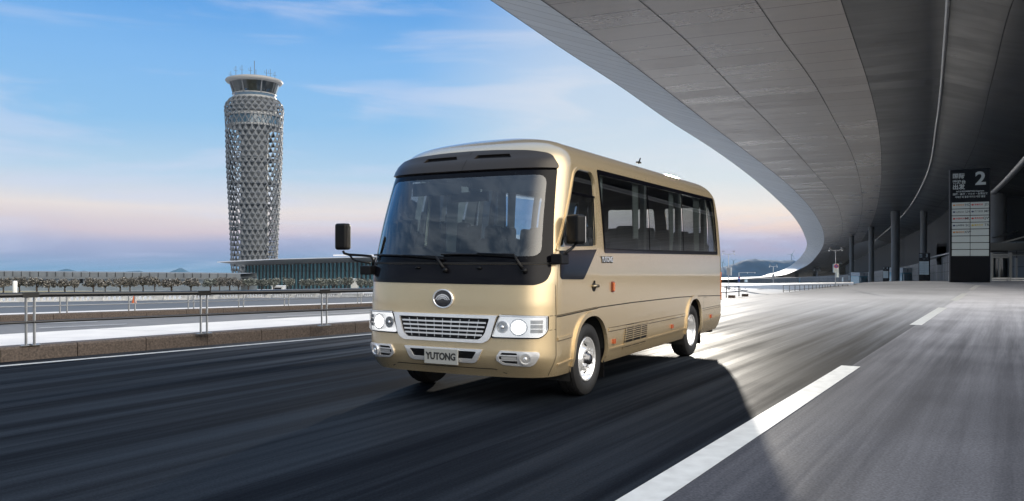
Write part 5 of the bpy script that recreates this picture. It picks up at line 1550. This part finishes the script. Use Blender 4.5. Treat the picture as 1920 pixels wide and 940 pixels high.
# --- side features
def side(dom):
    strip('trim_line', dom, [(1.14, .903), (2.2, .905), (4.0, .89), (5.2, .862), (6.5, .815)], .012, M_seam, off=.001)
    strip('trim_line', dom, [(.125, .866), (1.14, .897)], .012, M_seam, off=.0012)
    rs = [(1.43, .628), (4.38, .618), (4.38, .642), (1.43, .658)]
    patch('rubbing_strip', dom, rs, M_gold, off=.012, thick=.012)
    strip('strip_shadow', dom, [(1.43, .622), (4.38, .612)], .006, M_seam); strip('strip_shadow', dom, [(1.43, .664), (4.38, .648)], .005, M_seam)
    patch('rubbing_strip', dom, [(.135, .640), (.455, .652), (.455, .682), (.135, .670)], M_gold, off=.012, thick=.012)
    strip('strip_shadow', dom, [(.135, .634), (.455, .646)], .006, M_seam)
    strip('strip_shadow', dom, [(5.3, .668), (6.4, .668)], .007, M_seam); strip('strip_shadow', dom, [(5.3, .64), (6.4, .642)], .005, M_seam)
    patch('sill_ridge', dom, [(1.41, .420), (4.42, .430), (4.42, .448), (1.41, .440)], M_gold, off=.014, thick=.014)
    patch('sill_ridge', dom, [(5.28, .462), (6.45, .50), (6.45, .515), (5.28, .478)], M_gold, off=.010, thick=.010)
    patch('sill_ridge', dom, [(.15, .40), (.50, .425), (.50, .443), (.15, .418)], M_gold, off=.012, thick=.012)
    for A, wd in ((AF, .045), (AR, .045)):
        q = [p for p in A]; cy_ = sum(p[0] for p in q)/len(q); out = [(cy_ + (p[0]-cy_)*1.10, .36 + (p[1]-.36)*1.10) for p in q]
        patch('arch_lip', dom, out + q[::-1], M_gold, off=.022, thick=.022, grid=.2)
    for (y, z) in ((1.586, .507), (3.742, .515), (5.769, .526)):
        patch('side_reflector', dom, [(y-.035, z-.026), (y+.035, z-.026), (y+.035, z+.026), (y-.035, z+.026)], M_redl, off=.020, thick=.02, r=.006)
    mk = patch('marker_lamp_base', dom, rounded([(1.525, 1.050), (1.592, 1.050), (1.592, 1.168), (1.525, 1.168)], .012), mat('dark red base', (.16, .03, .015), .3), off=.014, thick=.014)
    patch('marker_lamp', dom, rounded([(1.538, 1.062), (1.580, 1.062), (1.580, 1.156), (1.538, 1.156)], .012), M_amber, mk, off=.026, thick=.014)
    gv = patch('vent_recess', dom, [(1.90, .385), (2.70, .398), (2.745, .645), (1.985, .665)], M_blk, off=.0015)
    for i in range(11):
        if i == 3: z = .432; h_ = .024
        else: z = .392 + i*.0235; h_ = .0095
        x0 = 1.90 + .085*(z - .385)/.28; x1 = 2.70 + .045*(z - .398)/.247
        patch('vent_slat', dom, [(x0, z), (x1, z + .004), (x1, z + h_ + .004), (x0, z + h_)], M_gold, gv, off=.012, thick=.010, grid=.3, step=.2)
    for (xa, xb) in ((1.90, 1.985), (2.165, 2.245), (2.44, 2.505), (2.70, 2.745)):
        strip('vent_bar', dom, [(xa, .385), (xb, .66)], .022, M_gold, gv, off=.014)
    strip('fuel_flap_seam', dom, [(5.36, .67), (5.36, .82), (5.38, .835), (5.52, .832), (5.54, .81)], .005, M_seam)
    # window band: frame, four panes, pillars
    divs = [2.84, 4.31, 5.66]
    edges = [(SW0 - .02)] + divs + [SW1]
    sb = patch('window_band', dom, SBAND, M_frit, holes=[SHOLE], off=.005, thick=.012, r=.04, hr=.03)
    for i in range(4):
        a, b = edges[i], edges[i+1]; a += .016 if i else .05; b -= .016 if i < 3 else .03
        sh = lambda y, z: y + (.05 if 0 else 0) - (.07*(z - 1.5)/.85 if y == edges[0] + .05 else 0) - (.09*(z - 1.5)/.85 if y == edges[4] - .03 else 0) + 0
        patch('side_window', dom, [(a, SWB + .045), (b, SWB + .045), (sh(b, SWT), SWT - .045), (sh(a, SWT), SWT - .045)], G_sd, off=.0045)
        if i < 3:
            strip('window_divider', dom, [(edges[i+1], SWB + .04), (edges[i+1] + .03, SWT - .04)], .030, M_frit, off=.006)
            sg = 1 if dom == 'R' else -1
            MB().box(sg*.97, sg*1.02, edges[i+1] - .05, edges[i+1] + .05, 1.5, 2.34).build('window_pillar', M_trimi, bus)
side('R'); side('L')
text('YUTONG', .088, M_seam, bus, Matrix(((0, 0, 1, 1.0825), (1, 0, 0, 1.228), (0, 1, 0, 1.378), (0, 0, 0, 1))), 'side_lettering', bold=.075, stretch=.95, space=.9, depth=.002)
text('YUTONG', .082, M_silver, bus, Matrix(((0, 0, 1, 1.084), (1, 0, 0, 1.235), (0, 1, 0, 1.383), (0, 0, 0, 1))), 'side_lettering', bold=.01, stretch=.98, space=.94, depth=.004)

# --- driver's door
dr = patch('driver_door', 'R', [( .5*(p[0]-.67) + .67 + .5*(p[0]-.67)*.992, p[1] if p[1] > .95 else p[1] + .008) for p in DOORP], M_gold, holes=[DWIN], off=.003, thick=.03, grid=.06)
patch('door_gap', 'R', [(.10, .86), (1.16, .88), (1.24, 1.3), (1.26, 2.42), (.45, 2.43), (.11, 1.3)], M_seam, dr, holes=[DWIN], off=-.030)
DWO = [(.67 + (p[0]-.67)*1.055, 1.95 + (p[1]-1.95)*1.045) for p in DWIN]
patch('door_window_frame', 'R', [(.67 + (p[0]-.67)*1.09 + .0, 1.95 + (p[1]-1.95)*1.085) for p in DWIN], M_gold, dr, holes=[DWIN], off=.014, thick=.012, grid=.2)
patch('door_glass', 'R', DWIN, G_sd, dr, off=-.004, grid=.08)
strip('door_rail', 'R', [(.505, 2.075), (1.12, 2.065)], .022, M_frit, dr, off=.004)
strip('door_rail', 'R', [(1.07, 2.06), (1.06, 1.56)], .035, M_frit, dr, off=.004)
patch('door_black_panel', 'R', rounded([(.185, 1.222), (.74, 1.207), (1.10, 1.515), (.205, 1.515)], [.05, .04, .01, .01]), M_gblk, dr, off=.008, thick=.008)
h = MB().blob(tuple(sp('R', 1.02, 1.125, 0)), (.012, .062, .052), 20, 12).build('handle_cup', M_seam, dr, smooth=True)
MB().tube([tuple(sp('R', .96, 1.13, .012)), tuple(sp('R', 1.0, 1.135, .03)), tuple(sp('R', 1.06, 1.133, .034)), tuple(sp('R', 1.115, 1.127, .016))], [.013, .017, .017, .013], 10).build('handle_grip', mat('handle metal', (.30, .25, .17), .22, .8), h, smooth=True)
MB().blob(tuple(sp('R', 1.02, 1.178, .008)), (.012, .014, .014)).build('door_lock', M_blk, dr, smooth=True)
patch('door_glass', 'L', DWIN, G_sd, bus, off=-.004, grid=.08)
strip('door_seam', 'L', [(.125, .875), (.14, 1.30), (.515, 2.35), (.64, 2.405), (1.19, 2.405), (1.225, 2.33), (1.19, 1.32), (1.125, .9)], .008, M_seam)

# --- mirrors
def mirror(pts_arm, brace, cen, size, base, tilt, label=None):
    a = MB().tube(pts_arm, .014, 10)
    if brace: a.tube(brace, .011, 8)
    o = a.build('mirror_arm', M_blk, bus, smooth=True)
    hM = Matrix.Translation(cen) @ Matrix.Rotation(tilt, 4, 'Z')
    hb = MB().box(-size[0]/2, size[0]/2, -size[1]/2, size[1]/2, -size[2]/2, size[2]/2, hM).build('mirror_head', M_blk, o, bevel=.03)
    hb.modifiers['bevel'].segments = 4
    MB().box(-size[0]*.42, size[0]*.42, size[1]/2, size[1]/2 + .004, -size[2]*.44, size[2]*.44, hM).build('mirror_glass', M_chrome, hb)
    MB().box(*base).build('mirror_base', M_blk, o, bevel=.012)
mirror([(-1.40, .0, 1.50), (-1.385, .0, 1.475), (-1.34, .02, 1.462), (-1.15, .03, 1.452), (-1.06, .04, 1.445), (-1.035, .05, 1.40), (-1.04, .05, 1.33)], [(-1.33, .02, 1.460), (-1.29, .03, 1.41), (-1.24, .03, 1.395), (-1.07, .04, 1.37)],
       (-1.405, .0, 1.655), (.145, .12, .285), (-1.10, -.96, -.10, .06, 1.25, 1.345), R_(8))
mirror([(1.20, .28, 1.56), (1.19, .22, 1.52), (1.17, .15, 1.49), (1.15, .13, 1.45)], None,
       (1.19, .30, 1.70), (.175, .12, .285), (1.05, 1.165, .03, .20, 1.365, 1.465), R_(-22))

# --- wheels
def wheel(x, y, sg, rear):
    Mx = Matrix.Translation((x, y, .375)) @ Matrix.Rotation(R_(90) * sg, 4, 'Y')
    if sg < 0: pass
    ty = MB().lathe([(.222, -.20), (.30, -.215), (.350, -.20), (.373, -.16), (.375, -.10), (.366, -.098), (.366, -.088), (.375, -.086), (.375, -.03), (.366, -.028), (.366, -.018), (.373, -.016), (.362, .012), (.340, .026), (.300, .032), (.262, .026), (.238, .012), (.226, .0)], 72, Mx)
    t_ = ty.build('wheel', M_rub, bus, smooth=True, angle=25)
    if not rear:
        pr = [(.229, .006), (.226, .016), (.216, .014), (.208, -.004), (.196, -.045), (.178, -.058), (.150, -.040), (.128, -.012), (.118, .006), (.085, .010), (.078, .004)]
    else:
        pr = [(.229, .006), (.226, .016), (.216, .012), (.208, -.01), (.200, -.12), (.180, -.135), (.150, -.13), (.085, -.125), (.078, -.10)]
    MB().lathe([(.229, -.19)] + pr, 64, Mx).build('rim', M_chrome, t_, smooth=True)
    off_ = 0 if not rear else -.115
    for k in range(6 if not rear else 8):
        a = 2*math.pi*(k + .5)/(6 if not rear else 8); rr = .158 if not rear else .165
        Mk = Mx @ Matrix.Rotation(a, 4, 'Z') @ Matrix.Translation((rr, 0, (-.046 if not rear else -.1315)))
        if not rear: Mk = Mk @ Matrix.Rotation(R_(-52) * -1, 4, 'Y')
        MB().lathe([(0, .012), (.020, .012), (.022, -.004)], 18, Mk @ Matrix.Diagonal((.8, 1.35, 1, 1))).build('rim_hole', M_blk, t_)
    MB().lathe([(.082, .006 + off_), (.060, .010 + off_), (.055, .045 + off_), (.045, .055 + off_), (0, .058 + off_)], 32, Mx).build('hub', M_silver if rear else mat('dark hub', (.18, .18, .19), .25, .9), t_, smooth=True)
    nb = MB()
    for k in range(6):
        a = 2*math.pi*k/6; nb.lathe([(0, .036), (.014, .034), (.015, 0)], 6, Mx @ Matrix.Rotation(a, 4, 'Z') @ Matrix.Translation((.098, 0, .006 + off_)))
    nb.build('wheel_nuts', M_silver, t_)
for sg in (1, -1):
    wheel(sg*1.02, .955, sg, False); wheel(sg*1.02, 4.86, sg, True)
    # wheel wells and mud flaps
    for A, yy in ((AF, .945), (AR, 4.845)):
        b = MB(); q = [(yy + (p[0]-yy)*1.03, p[1]*1.02) for p in [(A[0][0], .2)] + A + [(A[-1][0], .2)]]
        for (a, c) in zip(q, q[1:]): b.quad((sg*1.045, a[0], a[1]), (sg*1.045, c[0], c[1]), (sg*.60, c[0], c[1]), (sg*.60, a[0], a[1]))
        b.v += [(sg*.60, p[0], p[1]) for p in q]; n = len(q); b.f.append(tuple(range(len(b.v) - n, len(b.v))))
        b.build('wheel_well', M_under, bus)
    MB().box(sg*.78, sg*1.04, 1.40, 1.415, .13, .46).build('mud_flap', M_blk, bus)
    MB().box(sg*.70, sg*1.05, 5.285, 5.30, .14, .52).build('mud_flap', M_blk, bus)
MB().box(-.60, .60, .25, 6.3, .30, .80).box(-.95, .95, 1.5, 4.3, .36, .8).box(-.90, .45, 1.55, 4.25, .17, .5).box(-.8, .8, 5.45, 6.2, .20, .6).box(-.8, .8, .9, 1.0, .20, .5).box(-.95, .95, 5.35, 6.4, .40, .8).box(-.95, .95, .0, .42, .34, .8).box(-.95, .95, 6.25, 6.4, .23, .8).box(-.8, .8, 4.7, 5.0, .22, .6).build('chassis_sun_block', M_under, bus)  # lower boxes added to stop low sun passing under the bus
MB().box(-1.03, 1.03, .16, 6.5, .855, .875).build('cabin_floor', M_dash, bus)

# --- interior
MB().box(-1.0, 1.0, .12, .55, .9, 1.36).box(-.95, .95, .5, .75, .9, 1.30).box(.28, .75, .5, .80, 1.25, 1.42).build('dashboard', M_dash, bus, bevel=.04)
stw = MB(); c = Vector((.50, .92, 1.42)); u = Vector((1, 0, 0)); v = Vector((0, .62, .78)).normalized()
stw.tube([tuple(c + u*.21*math.cos(2*math.pi*k/28) + v*.21*math.sin(2*math.pi*k/28)) for k in range(29)], .014, 8, cap=False)
for a in (0, 2.1, 4.2): stw.tube([tuple(c), tuple(c + u*.2*math.cos(a) + v*.2*math.sin(a))], .012, 6)
stw.tube([tuple(c), (.50, .70, 1.2)], .03, 8); stw.build('steering_wheel', M_blk, bus, smooth=True)
first = None
def seat():
    e = MB().box(-.21, .21, -.02, .42, 1.17, 1.29).box(-.17, .17, .05, .35, .875, 1.17)
    o = e.build('seat', M_seat, bus, bevel=.04)
    MB().box(-.21, .21, .36, .47, 1.24, 1.72, Matrix.Translation((0, 0, 0)) @ Matrix.Rotation(R_(-6), 4, 'X')).build('backrest', M_seat, o, bevel=.05)
    MB().box(-.12, .12, .39, .47, 1.70, 1.88, Matrix.Rotation(R_(-6), 4, 'X')).build('headrest', M_seat, o, bevel=.04)
    return o
s0 = seat(); s0.location = (.50, 1.18, 0)
for (x, y) in [(-.62, 1.3)] + [(x, y) for y in (2.05, 2.85, 3.65, 4.45, 5.25) for x in (-.82, -.38, .38, .82)]:
    c = s0.copy(); SC.collection.objects.link(c); c.parent = bus; c.location = (x, y, 0)
    for ch in s0.children:
        k = ch.copy(); SC.collection.objects.link(k); k.parent = c
def curtain(sg, y0, y1, zb):
    b = MB(); n = 18
    for k in range(n + 1):
        y = y0 + (y1-y0)*k/n; x = sg*(.955 + .018*math.sin(k*2.1))
        b.v += [(x, y0 + (y - y0)*.75 if zb else y, 1.5), (x - sg*.02, y, 2.36)]
    b.f = [(2*k, 2*k+1, 2*k+3, 2*k+2) for k in range(n)]; b.build('curtain', M_curt, bus, smooth=True)
for sg in (1, -1):
    for (a, b_) in ((1.36, 1.62), (2.60, 2.80), (2.90, 3.10), (4.08, 4.26), (4.38, 4.66), (5.30, 5.62), (5.72, 6.1)): curtain(sg, a, b_, True)
MB().box(-.34, .10, .50, .53, 2.02, 2.12).tube([(-.10, .5, 2.12), (-.1, .46, 2.24)], .012).build('inner_mirror', M_blk, bus)
for x0 in (-.85, .25): MB().box(x0, x0 + .62, .50, .53, 2.10, 2.24, ).build('sun_visor', M_trimi, bus, bevel=.01)
# rear end, seen only from other places
patch('rear_window', 'B', [(.085, 1.485), (1.0, 1.485), (.96, 2.285), (.085, 2.285)], G_clear, off=.004, grid=.1)
patch('rear_window', 'B', [(-1.0, 1.485), (-.085, 1.485), (-.085, 2.285), (-.96, 2.285)], G_clear, off=.004, grid=.1)
patch('tail_lamp', 'B', rounded([(1.05, .75), (1.2, .75), (1.2, 1.2), (1.05, 1.2)], .03), M_amber, off=.01, thick=.01, grid=.1)
patch('tail_lamp', 'B', rounded([(-1.2, .75), (-1.05, .75), (-1.05, 1.2), (-1.2, 1.2)], .03), M_amber, off=.01, thick=.01, grid=.1)

# ------------------------------------------------------------------ air between here and the hills
hz = MB().box(-2600, 2600, -60, 3000, -75, 130).build('haze', None)
hm = bpy.data.materials.new('haze'); hm.use_nodes = True; t = hm.node_tree; t.nodes.clear()
pv = N(t, 'ShaderNodeVolumePrincipled'); pv.inputs['Color'].default_value = (.55, .78, .98, 1); pv.inputs['Density'].default_value = .00005; pv.inputs['Anisotropy'].default_value = 0.0
o_ = N(t, 'ShaderNodeOutputMaterial'); L(t, pv.outputs[0], o_.inputs['Volume']); hz.data.materials.append(hm)
tag(hz, kind='stuff')
